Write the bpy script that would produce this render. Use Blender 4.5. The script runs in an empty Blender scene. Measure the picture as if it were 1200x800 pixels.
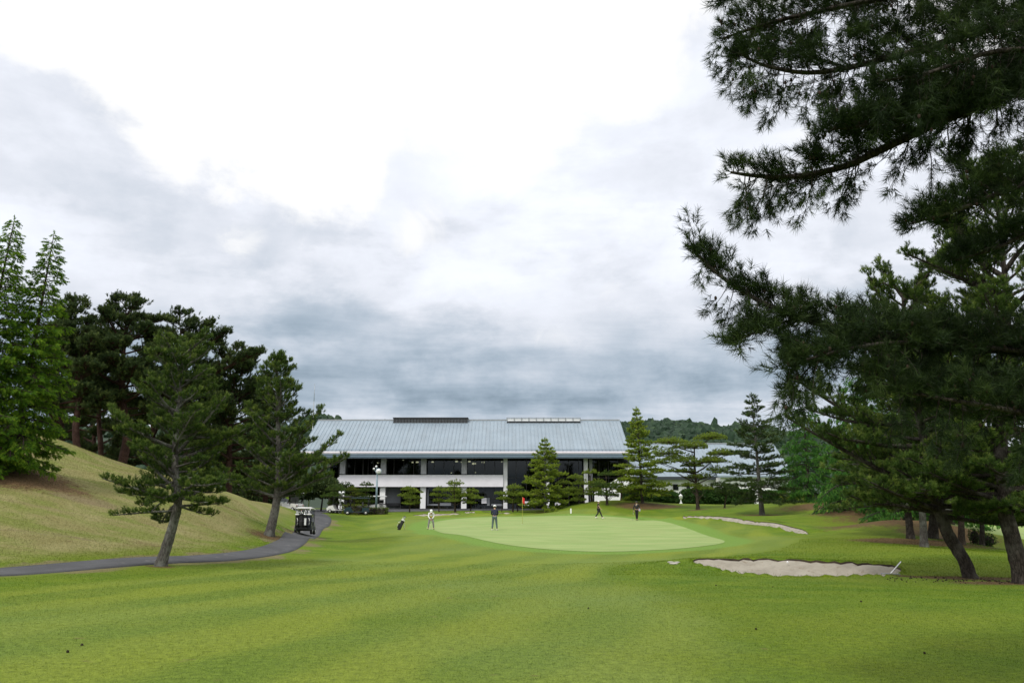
import bpy, math, random
import numpy as np
from mathutils import Vector, Matrix
from mathutils.geometry import delaunay_2d_cdt

R = math.radians
rng = np.random.default_rng(7)
random.seed(7)
scene = bpy.context.scene
COL = scene.collection

# ------------------------------------------------------------------ camera
PITCH = math.atan(193 / 933.0)
EYE = np.array([0.0, 0.0, 1.6])
cP, sP = math.cos(PITCH), math.sin(PITCH)
cam_d = bpy.data.cameras.new("camera")
cam = bpy.data.objects.new("camera", cam_d)
COL.objects.link(cam)
cam.location = EYE
cam.rotation_euler = (R(90) + PITCH, 0, 0)
cam_d.lens = 28.0
cam_d.sensor_width = 36.0
cam_d.clip_start = 0.05
cam_d.clip_end = 12000
scene.camera = cam

def ray(px, py):
    c = (px - 600) / 933.0
    r = -(py - 400) / 933.0
    return np.array([c, cP - r * sP, sP + r * cP])

def at(px, py, Y):
    d = ray(px, py)
    return EYE + d * (Y / d[1])

# ------------------------------------------------------------------ object helpers
def tag(o, label=None, cat=None, group=None, kind=None):
    if label: o["label"] = label
    if cat: o["category"] = cat
    if group: o["group"] = group
    if kind: o["kind"] = kind
    return o

def empty(name, loc=(0, 0, 0), rz=0.0, label=None, cat=None, group=None):
    o = bpy.data.objects.new(name, None)
    COL.objects.link(o)
    o.location = loc
    o.rotation_euler = (0, 0, rz)
    o.empty_display_size = 0.3
    return tag(o, label, cat, group)

def link_mesh(name, me, mat, parent=None):
    o = bpy.data.objects.new(name, me)
    COL.objects.link(o)
    if mat is not None:
        for m in (mat if isinstance(mat, (list, tuple)) else [mat]):
            me.materials.append(m)
    if parent is not None:
        o.parent = parent
    return o

def copy_tree(o, parent=None, sub=True):
    c = o.copy()
    COL.objects.link(c)
    if parent is not None:
        c.parent = parent
    for ch in list(o.children):
        copy_tree(ch, c)
    return c

def tri_mesh(name, V, tint=None, smooth=False):
    """V (n*3,3): independent triangles; tint (n*3,) per vertex"""
    me = bpy.data.meshes.new(name)
    nv = len(V)
    nt = nv // 3
    me.vertices.add(nv)
    me.vertices.foreach_set("co", np.ascontiguousarray(V, dtype=np.float32).ravel())
    me.loops.add(nv)
    me.loops.foreach_set("vertex_index", np.arange(nv, dtype=np.int32))
    me.polygons.add(nt)
    me.polygons.foreach_set("loop_start", np.arange(0, nv, 3, dtype=np.int32))
    if tint is not None:
        a = me.attributes.new("tint", "FLOAT", "POINT")
        a.data.foreach_set("value", np.ascontiguousarray(tint, dtype=np.float32))
    me.update()
    return me

def idx_mesh(name, V, F, smooth=False, attrs=None):
    """V (n,3), F (m,k) index array (k = 3 or 4)"""
    V = np.asarray(V, dtype=np.float32); F = np.asarray(F, dtype=np.int32)
    me = bpy.data.meshes.new(name)
    me.vertices.add(len(V))
    me.vertices.foreach_set("co", V.ravel())
    k = F.shape[1]
    me.loops.add(F.size)
    me.loops.foreach_set("vertex_index", F.ravel())
    me.polygons.add(len(F))
    me.polygons.foreach_set("loop_start", np.arange(0, F.size, k, dtype=np.int32))
    if smooth:
        me.polygons.foreach_set("use_smooth", np.ones(len(F), dtype=bool))
    if attrs:
        for nme, arr in attrs.items():
            a = me.attributes.new(nme, "FLOAT", "POINT")
            a.data.foreach_set("value", np.ascontiguousarray(arr, dtype=np.float32))
    me.update()
    return me

class MB:
    def __init__(s): s.v = []; s.f = []; s.sm = []
    def add(s, vs, fs, smooth=False):
        b = len(s.v); s.v += [tuple(map(float, p)) for p in vs]
        for f in fs:
            s.f.append([b + i for i in f]); s.sm.append(smooth)
        return s
    def box(s, x0, x1, y0, y1, z0, z1, M=None, taper=1.0):
        cx, cy = (x0 + x1) / 2, (y0 + y1) / 2
        vs = [(x0, y0, z0), (x1, y0, z0), (x1, y1, z0), (x0, y1, z0)]
        vs += [(cx + (x - cx) * taper, cy + (y - cy) * taper, z1) for x, y, _ in vs]
        if M is not None: vs = [M @ Vector(v) for v in vs]
        return s.add(vs, [(3, 2, 1, 0), (4, 5, 6, 7), (0, 1, 5, 4), (1, 2, 6, 5), (2, 3, 7, 6), (3, 0, 4, 7)])
    def bbox(s, cx, cy, cz, sx, sy, sz, b=0.02, M=None):
        """bevelled box"""
        x, y, z = sx / 2, sy / 2, sz / 2
        vs = []
        for dz in (-1, 1):
            for (ax, ay) in ((-1, -1), (1, -1), (1, 1), (-1, 1)):
                vs.append((cx + ax * (x - b), cy + ay * (y - b), cz + dz * z))
            for (ax, ay) in ((-1, -1), (1, -1), (1, 1), (-1, 1)):
                vs.append((cx + ax * (x - b * .25), cy + ay * (y - b * .25), cz + dz * (z - b)))
        if M is not None: vs = [M @ Vector(v) for v in vs]
        f = [(3, 2, 1, 0), (8, 9, 10, 11)]
        for i in range(4):
            j = (i + 1) % 4
            f += [(i, j, 4 + j, 4 + i), (4 + i, 4 + j, 12 + j, 12 + i), (12 + i, 12 + j, 8 + j, 8 + i)]
        return s.add(vs, f, False)
    def prism(s, poly, axis, a, b, M=None):
        """poly: 2D outline; axis: extrude axis ('x','y','z')"""
        n = len(poly)
        def mk(p, t):
            if axis == 'x': return (t, p[0], p[1])
            if axis == 'y': return (p[0], t, p[1])
            return (p[0], p[1], t)
        vs = [mk(p, a) for p in poly] + [mk(p, b) for p in poly]
        if M is not None: vs = [M @ Vector(v) for v in vs]
        fs = [tuple(range(n))[::-1], tuple(range(n, 2 * n))]
        for i in range(n):
            j = (i + 1) % n
            fs.append((i, j, n + j, n + i))
        return s.add(vs, fs)
    def tube(s, pts, rad, n=8, cap=True, M=None):
        pts = [Vector(p) for p in pts]
        if not hasattr(rad, '__len__'): rad = [rad] * len(pts)
        vs = []
        up = Vector((0, 0, 1))
        t0 = (pts[1] - pts[0]).normalized()
        if abs(t0.dot(up)) > .95: up = Vector((1, 0, 0))
        for i, p in enumerate(pts):
            t = (pts[min(i + 1, len(pts) - 1)] - pts[max(i - 1, 0)]).normalized()
            a = t.cross(up).normalized(); b = a.cross(t).normalized()
            for k in range(n):
                th = 2 * math.pi * k / n
                vs.append(p + (a * math.cos(th) + b * math.sin(th)) * rad[i])
        if M is not None: vs = [M @ v for v in vs]
        fs = []
        for i in range(len(pts) - 1):
            for k in range(n):
                j = (k + 1) % n
                fs.append((i * n + k, i * n + j, (i + 1) * n + j, (i + 1) * n + k))
        s.add(vs, fs, True)
        if cap:
            b = len(s.v) - len(vs)
            s.f.append([b + k for k in range(n)][::-1]); s.sm.append(False)
            s.f.append([b + (len(pts) - 1) * n + k for k in range(n)]); s.sm.append(False)
        return s
    def lathe(s, prof, n=16, c=(0, 0, 0), M=None):
        vs = []
        for (r, z) in prof:
            for k in range(n):
                th = 2 * math.pi * k / n
                vs.append(Vector((c[0] + r * math.cos(th), c[1] + r * math.sin(th), c[2] + z)))
        if M is not None: vs = [M @ v for v in vs]
        fs = []
        for i in range(len(prof) - 1):
            for k in range(n):
                j = (k + 1) % n
                fs.append((i * n + k, i * n + j, (i + 1) * n + j, (i + 1) * n + k))
        fs.append(tuple(range(n))[::-1]); fs.append(tuple((len(prof) - 1) * n + k for k in range(n)))
        return s.add(vs, fs, True)
    def ball(s, c, r, n=10, sc=(1, 1, 1), M=None):
        vs = []; m = n // 2 + 1
        for i in range(m + 1):
            ph = math.pi * i / m
            for k in range(n):
                th = 2 * math.pi * k / n
                vs.append(Vector((c[0] + sc[0] * r * math.sin(ph) * math.cos(th), c[1] + sc[1] * r * math.sin(ph) * math.sin(th), c[2] + sc[2] * r * math.cos(ph))))
        if M is not None: vs = [M @ v for v in vs]
        fs = []
        for i in range(m):
            for k in range(n):
                j = (k + 1) % n
                fs.append((i * n + k, (i + 1) * n + k, (i + 1) * n + j, i * n + j))
        return s.add(vs, fs, True)
    def build(s, name, mat, parent=None):
        me = bpy.data.meshes.new(name)
        me.from_pydata(s.v, [], s.f)
        me.polygons.foreach_set("use_smooth", np.array(s.sm, dtype=bool))
        me.update()
        return link_mesh(name, me, mat, parent)

# ------------------------------------------------------------------ materials
class NT:
    def __init__(s, nt): s.nt = nt; s.n = nt.nodes; s.l = nt.links
    def node(s, t, **kw):
        n = s.n.new(t)
        for k, v in kw.items():
            if k.startswith('_'): setattr(n, k[1:], v)
        return n
    def put(s, sock, v):
        if isinstance(v, bpy.types.NodeSocket): s.l.new(v, sock)
        elif v is not None:
            if hasattr(v, '__len__') and sock.type == 'RGBA' and len(v) == 3: v = (*v, 1)
            sock.default_value = v
    def math(s, op, a, b=None, c=None, clamp=False):
        n = s.n.new('ShaderNodeMath'); n.operation = op; n.use_clamp = clamp
        s.put(n.inputs[0], a)
        if b is not None: s.put(n.inputs[1], b)
        if c is not None: s.put(n.inputs[2], c)
        return n.outputs[0]
    def mix(s, f, a, b, mode='MIX'):
        n = s.n.new('ShaderNodeMix'); n.data_type = 'RGBA'; n.blend_type = mode
        s.put(n.inputs[0], f); s.put(n.inputs[6], a); s.put(n.inputs[7], b)
        return n.outputs[2]
    def noise(s, vec, scale, detail=3, rough=.55, dist=0.0, dim='3D'):
        n = s.n.new('ShaderNodeTexNoise'); n.noise_dimensions = dim
        s.put(n.inputs['Vector'], vec); s.put(n.inputs['Scale'], scale)
        n.inputs['Detail'].default_value = detail; n.inputs['Roughness'].default_value = rough
        n.inputs['Distortion'].default_value = dist
        return n.outputs[0]
    def ss(s, x, a, b, lo=0.0, hi=1.0):
        n = s.n.new('ShaderNodeMapRange'); n.interpolation_type = 'SMOOTHSTEP'
        s.put(n.inputs[0], x); s.put(n.inputs[1], a); s.put(n.inputs[2], b)
        n.inputs[3].default_value = lo; n.inputs[4].default_value = hi
        return n.outputs[0]
    def attr(s, name):
        n = s.n.new('ShaderNodeAttribute'); n.attribute_name = name
        return n.outputs['Fac']
    def scalev(s, vec, sc, rot=0.0):
        n = s.n.new('ShaderNodeMapping'); s.put(n.inputs[0], vec)
        n.inputs['Scale'].default_value = sc; n.inputs['Rotation'].default_value = (0, 0, rot)
        return n.outputs[0]
    def coord(s, k='Object'):
        return s.n.new('ShaderNodeTexCoord').outputs[k]
    def bump(s, h, strength, dist=0.02, normal=None):
        n = s.n.new('ShaderNodeBump'); s.put(n.inputs['Height'], h)
        n.inputs['Strength'].default_value = strength; n.inputs['Distance'].default_value = dist
        if normal is not None: s.put(n.inputs['Normal'], normal)
        return n.outputs[0]

def newmat(name):
    m = bpy.data.materials.new(name); m.use_nodes = True
    nt = NT(m.node_tree)
    b = m.node_tree.nodes['Principled BSDF']
    return m, nt, b

def simple(name, col, rough=.6, metal=0.0, var=.12, scale=3.0, bump=0.0, spec=.5, bscale=None):
    m, t, b = newmat(name)
    co = t.coord()
    n = t.noise(co, scale, 5, .6)
    f = t.ss(n, .3, .7)
    d = tuple(c * (1 - var) for c in col); l = tuple(min(1, c * (1 + var)) for c in col)
    t.put(b.inputs['Base Color'], t.mix(f, d, l))
    b.inputs['Roughness'].default_value = rough; b.inputs['Metallic'].default_value = metal
    b.inputs['Specular IOR Level'].default_value = spec
    if bump:
        t.put(b.inputs['Normal'], t.bump(t.noise(co, bscale or scale * 8, 4), bump, .02))
    return m

def foliage(name, dark, mid, light, transl=.3, rough=.65):
    m, t, b = newmat(name)
    ti = t.attr('tint')
    ra = t.n.new('ShaderNodeValToRGB')
    ra.color_ramp.elements[0].position = .0; ra.color_ramp.elements[0].color = (*dark, 1)
    ra.color_ramp.elements[1].position = 1.; ra.color_ramp.elements[1].color = (*light, 1)
    e = ra.color_ramp.elements.new(.5); e.color = (*mid, 1)
    t.put(ra.inputs[0], ti)
    c = ra.outputs[0]
    t.put(b.inputs['Base Color'], c); b.inputs['Roughness'].default_value = rough
    b.inputs['Specular IOR Level'].default_value = .25
    if transl > 0:
        tr = t.n.new('ShaderNodeBsdfTranslucent'); t.put(tr.inputs[0], t.mix(.5, c, (light[0] * 1.1, light[1] * 1.2, light[2]), 'MIX'))
        mx = t.n.new('ShaderNodeMixShader'); mx.inputs[0].default_value = transl
        t.l.new(b.outputs[0], mx.inputs[1]); t.l.new(tr.outputs[0], mx.inputs[2])
        t.l.new(mx.outputs[0], t.n['Material Output'].inputs[0])
    return m

def bark(name, c1, c2, scale=9.0, moss=None):
    m, t, b = newmat(name)
    co = t.coord()
    v = t.scalev(co, (1, 1, .28))
    vo = t.n.new('ShaderNodeTexVoronoi'); vo.feature = 'DISTANCE_TO_EDGE'
    nz = t.noise(v, scale * .6, 4)
    wv = t.n.new('ShaderNodeVectorMath'); wv.operation = 'ADD'
    t.put(wv.inputs[0], v)
    sc = t.n.new('ShaderNodeVectorMath'); sc.operation = 'SCALE'; t.put(sc.inputs[0], nz); sc.inputs['Scale'].default_value = .35
    t.put(wv.inputs[1], sc.outputs[0])
    t.put(vo.inputs['Vector'], wv.outputs[0]); vo.inputs['Scale'].default_value = scale * 1.9; vo.inputs['Randomness'].default_value = 1.0
    e = t.math('ADD', t.math('MULTIPLY', t.ss(vo.outputs['Distance'], 0.0, .22), .6), t.math('MULTIPLY', t.noise(v, scale * 3, 5, .7), .45))
    n2 = t.noise(co, 2.2, 5, .65)
    col = t.mix(e, c1, c2)
    col = t.mix(t.ss(n2, .45, .7), col, moss or tuple(x * 1.35 for x in c2))
    t.put(b.inputs['Base Color'], col); b.inputs['Roughness'].default_value = .9
    b.inputs['Specular IOR Level'].default_value = .15
    t.put(b.inputs['Normal'], t.bump(e, .9, .03))
    return m
# ------------------------------------------------------------------ terrain surface
CP = []
def cw(x, y, z): CP.append((x, y, z))
def cpx(px, py, Y):
    p = at(px, py, Y); CP.append(tuple(p))
for x in (-60, -30, -12, 0, 12, 30, 60): cw(x, -20, 0.0)
for x in (-30, -12, -5, 0, 5, 12, 30): cw(x, 0, 0.02)
for x in (-14, -6, 0, 6, 14): cw(x, 9, -0.02)
for x in (-7, 0, 7): cw(x, 15, -0.10)
for x in (-12, 12): cw(x, 15, -.08)
cw(0, 20, -.25); cw(5, 20, -.30); cw(10, 20, -.36); cw(-6, 20, -.2)
cw(0, 26, -.42); cw(4, 32, -.46); cw(-5, 30, -.38); cw(20, 12, 0)
# left: path and tree foot
cpx(0, 673, 22.3); cpx(100, 666, 23.6); cpx(190, 661, 25.4); cpx(250, 655, 28.2); cpx(320, 645, 34); cpx(350, 632, 48); cpx(372, 613, 66); cpx(370, 601, 82)
cpx(-120, 676, 20.5); cpx(-120, 655, 24)
# left hill
cpx(0, 548, 38); cpx(-100, 545, 38); cpx(-60, 500, 48); cpx(20, 505, 49); cpx(62, 513, 50); cpx(0, 610, 29); cpx(0, 640, 25.5); cpx(100, 618, 31); cpx(100, 645, 26.5)
cpx(100, 560, 42); cpx(130, 546, 50); cpx(180, 600, 38); cpx(180, 640, 29.5); cpx(220, 566, 50); cpx(262, 575, 55); cpx(300, 590, 56); cpx(330, 604, 60)
cpx(280, 600, 44); cpx(318, 628, 42); cpx(345, 621, 56); cpx(250, 632, 35); cpx(60, 530, 46)
cw(-34, 62, 4.2); cw(-26, 64, 2.6); cw(-18, 66, 1.4); cw(-45, 62, 5.4); cw(-30, 80, 1.5); cw(-45, 90, 1.5); cw(-70, 70, 3); cw(-60, 40, 5.5); cw(-20, 78, 1.0)
cw(-45, 20, 1.5); cw(-35, 10, .3)
# green and its surround
cpx(700, 646, 38); cpx(579, 621, 59); cpx(505, 620, 66); cpx(612, 614, 68); cpx(701, 607, 81); cpx(746, 609.7, 77); cpx(848, 637, 44)
cpx(670, 604.5, 86); cpx(560, 606, 84); cpx(500, 611, 76); cpx(469, 621, 62); cpx(440, 622, 58); cpx(400, 636, 42); cpx(450, 628, 48); cpx(520, 640, 41)
cpx(800, 617, 62); cpx(430, 606, 82); cpx(400, 604, 88)
cpx(500, 601, 95); cpx(570, 600, 96); cpx(640, 600, 96)
cpx(440, 601, 97); cw(-18, 104, 1.05); cw(0, 104, 1.1); cw(-30, 104, 1.1); cw(10, 106, 1.2)
# mound behind the green
cpx(680, 599, 90); cpx(700, 587, 96); cpx(740, 586.5, 96); cpx(790, 590, 96); cpx(850, 591, 95); cpx(750, 600, 89); cpx(820, 598, 86); cpx(900, 590, 92); cpx(665, 593, 97)
cpx(890, 603, 75); cpx(870, 608.5, 66); cpx(870, 614, 62); cpx(800, 607.5, 72); cpx(930, 615, 58); cpx(945, 626, 52); cpx(800, 603, 79)
cpx(940, 588, 92); cpx(990, 588, 84); cpx(940, 602, 74); cpx(1000, 590, 76); cpx(1040, 597, 66)
# right valley and mounds
cpx(900, 636, 42); cpx(960, 622, 54); cpx(1000, 618, 58); cpx(1040, 640, 36); cpx(1083, 641, 37.5); cpx(960, 645, 35); cpx(1060, 610, 52); cpx(1100, 612, 54); cpx(1150, 642, 43); cpx(1120, 636, 44)
cpx(900, 656.5, 28.5); cpx(1000, 657, 28.5); cpx(1060, 656, 29); cpx(1110, 652, 30.5); cpx(1180, 652, 31); cpx(860, 657, 28.5)
cpx(1050, 674, 24.3); cpx(900, 675, 24.3); cpx(1135, 677, 24); cpx(1195, 684, 22); cpx(1300, 690, 21); cpx(790, 661, 27)
cpx(1170, 641, 50); cpx(1240, 641, 50); cpx(1136, 637, 51); cpx(1170, 627, 80); cpx(1250, 628, 80); cpx(1170, 634, 62); cpx(1250, 634, 62); cpx(1170, 620, 100); cpx(1250, 618, 105); cw(60, 40, -.6); cw(45, 30, -.3); cw(70, 70, -1.8)
for x in (-60, -30, 0, 20): cw(x, 125, 1.3)
cw(40, 125, 1.0); cw(75, 120, -1.0)
for x in (-140, -70, 0, 70, 140): cw(x, 170, 0.8)
for x in (-140, 140): cw(x, 60, 1.0 if x < 0 else -1.0); cw(x, 0, 0.5)
CPA = np.array(CP)
_P = CPA[:, :2] / 30.0
def _phi(d2): return np.where(d2 > 1e-12, .5 * d2 * np.log(np.maximum(d2, 1e-12)), 0)
_n = len(_P)
_d2 = ((_P[:, None, :] - _P[None, :, :]) ** 2).sum(-1)
_A = np.zeros((_n + 3, _n + 3)); _A[:_n, :_n] = _phi(_d2) + np.eye(_n) * 2e-4
_A[:_n, _n] = 1; _A[:_n, _n + 1:] = _P; _A[_n, :_n] = 1; _A[_n + 1:, :_n] = _P.T
_W = np.linalg.solve(_A, np.concatenate([CPA[:, 2], np.zeros(3)]))

def H0(x, y):
    x = np.asarray(x, float); y = np.asarray(y, float)
    sh = x.shape; q = np.stack([np.clip(x.ravel(), -150, 150), np.clip(y.ravel(), -25, 175)], 1) / 30.0
    out = np.empty(len(q))
    for i in range(0, len(q), 20000):
        s = q[i:i + 20000]
        d2 = ((s[:, None, :] - _P[None]) ** 2).sum(-1)
        out[i:i + 20000] = _phi(d2) @ _W[:_n] + _W[_n] + s @ _W[_n + 1:]
    out = out.reshape(sh)
    far = np.clip((np.hypot(x, y - 60) - 115) / 60, 0, 1); far = far * far * (3 - 2 * far)
    return out * (1 - far) + 0.6 * far

def hz(x, y): return float(H0(np.array([x]), np.array([y]))[0])

def hit(px, py, lo=5.0, hi=130.0):
    """first crossing of the pixel ray with the terrain"""
    d = ray(px, py); Y = np.linspace(lo, hi, 1200)
    P = EYE[None] + d[None] * (Y / d[1])[:, None]
    g = P[:, 2] - H0(P[:, 0], P[:, 1])
    k = np.where(g < 0)[0]
    if len(k) == 0: k = [int(np.argmin(g))]
    p = P[k[0]]
    return np.array([p[0], p[1], hz(p[0], p[1])])

def onY(px, Y):
    """ground point in the direction of column px at world distance Y (at the foot)"""
    x = (px - 600) / 933.0 * Y / (cP + .02)
    for _ in range(3):
        z = hz(x, Y); t = Y
        # column px: x / forward depth = c
        fd = Y * cP + (z - 1.6) * sP
        x = (px - 600) / 933.0 * fd
    return np.array([x, Y, hz(x, Y)])

def smooth_loop(pts, per=10):
    """closed Catmull-Rom through 2D points"""
    P = np.array(pts, float); n = len(P); out = []
    for i in range(n):
        p0, p1, p2, p3 = P[i - 1], P[i], P[(i + 1) % n], P[(i + 2) % n]
        for k in range(per):
            t = k / per
            out.append(.5 * ((2 * p1) + (-p0 + p2) * t + (2 * p0 - 5 * p1 + 4 * p2 - p3) * t * t + (-p0 + 3 * p1 - 3 * p2 + p3) * t ** 3))
    return np.array(out)

def smooth_line(pts, per=8):
    P = np.array(pts, float); P = np.vstack([2 * P[0] - P[1], P, 2 * P[-1] - P[-2]]); out = []
    for i in range(1, len(P) - 2):
        p0, p1, p2, p3 = P[i - 1], P[i], P[i + 1], P[i + 2]
        for k in range(per):
            t = k / per
            out.append(.5 * ((2 * p1) + (-p0 + p2) * t + (2 * p0 - 5 * p1 + 4 * p2 - p3) * t * t + (-p0 + 3 * p1 - 3 * p2 + p3) * t ** 3))
    out.append(P[-2])
    return np.array(out)

def inside(poly, x, y):
    x = np.asarray(x); y = np.asarray(y); r = np.zeros(x.shape, bool)
    n = len(poly)
    for i in range(n):
        x1, y1 = poly[i]; x2, y2 = poly[(i + 1) % n]
        c = ((y1 > y) != (y2 > y))
        with np.errstate(divide='ignore', invalid='ignore'):
            r ^= c & (x < (x2 - x1) * (y - y1) / (y2 - y1 + 1e-12) + x1)
    return r

def sdist(poly, x, y, closed=True):
    x = np.asarray(x, float); y = np.asarray(y, float)
    d = np.full(x.shape, 1e9); n = len(poly)
    for i in range(n if closed else n - 1):
        a = poly[i]; b = poly[(i + 1) % n]; ab = b - a; L = (ab @ ab) + 1e-12
        t = np.clip(((x - a[0]) * ab[0] + (y - a[1]) * ab[1]) / L, 0, 1)
        d = np.minimum(d, np.hypot(x - a[0] - t * ab[0], y - a[1] - t * ab[1]))
    if closed: d = np.where(inside(poly, x, y), -d, d)
    return d

# ------------------------------------------------------------------ outlines on the ground
green_pts = [onY(*q)[:2] for q in [(500, 70), (512, 57), (545, 48), (600, 42), (690, 38), (770, 38.5), (820, 41), (846, 45), (846, 49), (820, 56), (790, 65), (755, 76), (715, 84), (660, 87), (600, 86), (550, 83), (515, 77)]]
GREEN = smooth_loop(green_pts, 10)
# bunkers: front one, rear right one, rear left one
bf = [onY(*q)[:2] for q in [(812, 27.6), (835, 25.9), (862, 24.9), (900, 24.4), (960, 24.2), (1010, 24.1), (1042, 24.1), (1056, 25.2), (1046, 26.6), (1005, 26.9), (950, 27.4), (900, 27.9), (855, 28.0)]]
br = [onY(*q)[:2] for q in [(800, 72.4), (822, 69.9), (851, 65.4), (890, 59.8), (925, 54.9), (946, 52.4), (944, 53.4), (920, 56.6), (885, 61.6), (850, 67.0), (815, 72.3)]]
bl = [onY(*q)[:2] for q in [(484, 89), (500, 88), (525, 89.6), (540, 91.4), (530, 91.8), (510, 91.4), (492, 90.6)]]
b2 = [onY(*q)[:2] for q in [(543, 93.5), (549, 92.8), (557, 93.6), (550, 94.0)]]
b3 = [onY(*q)[:2] for q in [(565, 93.9), (590, 93.2), (606, 93.9), (586, 94.4)]]
BUNKERS = [smooth_loop(bf, 8), smooth_loop(br, 8), smooth_loop(bl, 6), smooth_loop(b2, 6), smooth_loop(b3, 6)]
DEPTH = [.62, .50, .5, .3, .3]
BRES = [.22, .55, .6, .5, .5]

def bump_lips(x, y):
    """raised turf behind each bunker"""
    add = 0
    for k, (B, w, a) in enumerate(zip(BUNKERS, (.8, 1.6, 1.2, 1, 1), (.13, .22, .15, .2, .2))):
        c = B.mean(0)
        m = (np.abs(x - c[0]) < 12) & (np.abs(y - c[1]) < 16)
        s = np.zeros(x.shape)
        if m.any():
            d = sdist(B[::2], x[m], y[m])
            g = np.exp(-((d - .15) / w) ** 2) * np.where(d > -.6, 1, 0)
            # only on the far side
            by = np.interp(x[m], np.sort(B[:, 0]), B[np.argsort(B[:, 0]), 1])
            g = g * np.clip((y[m] - by) / .8 + .5, 0, 1)
            s[m] = g * a
        add = add + s
    return add

_r2 = np.random.default_rng(3)
_k = [(_r2.uniform(-.5, .5), _r2.uniform(-.5, .5), _r2.uniform(0, 6.28)) for _ in range(14)]
def undul(x, y):
    s = 0
    for i, (kx, ky, ph) in enumerate(_k):
        s = s + np.sin(kx * x * 1.3 + ky * y * 1.3 + ph)
    s = s / 14
    fl = 1 - np.exp(-((sdist(GREEN[::6], np.asarray(x, float), np.asarray(y, float))).clip(0) / 6) ** 2)
    return s * .07 * (0.25 + .75 * fl)

def H(x, y):
    x = np.asarray(x, float); y = np.asarray(y, float)
    return H0(x, y) + bump_lips(x, y) + undul(x, y)
def gz(x, y): return float(H(np.array([float(x)]), np.array([float(y)]))[0])
def foot(px, Y):
    p = onY(px, Y); return np.array([p[0], p[1], gz(p[0], p[1])])

# ------------------------------------------------------------------ ground sheet
def axis(segs):
    out = []
    for a, b, st in segs:
        n = max(1, int(round((b - a) / st))); out += list(np.linspace(a, b, n, endpoint=False))
    out.append(segs[-1][1]); return np.array(out)
gx = axis([(-4000, -1000, 500), (-1000, -300, 100), (-300, -120, 15), (-120, -60, 3), (-60, -36, .8), (-36, 40, .4), (40, 70, 1), (70, 120, 4), (120, 300, 15), (300, 1000, 100), (1000, 4000, 500)])
gy = axis([(-60, -10, 5), (-10, 8, 1), (8, 60, .4), (60, 100, .5), (100, 130, 1.5), (130, 180, 5), (180, 400, 20), (400, 1200, 100), (1200, 5000, 500)])
GX, GY = np.meshgrid(gx, gy)
GZ = H(GX, GY)
nx, ny = len(gx), len(gy)
V = np.stack([GX.ravel(), GY.ravel(), GZ.ravel()], 1)
I = np.arange(nx * ny).reshape(ny, nx)
Q = np.stack([I[:-1, :-1], I[:-1, 1:], I[1:, 1:], I[1:, :-1]], -1)
keep = np.ones(Q.shape[:2], bool)
patchV, patchF = [], []
sandmeshes = []
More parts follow.
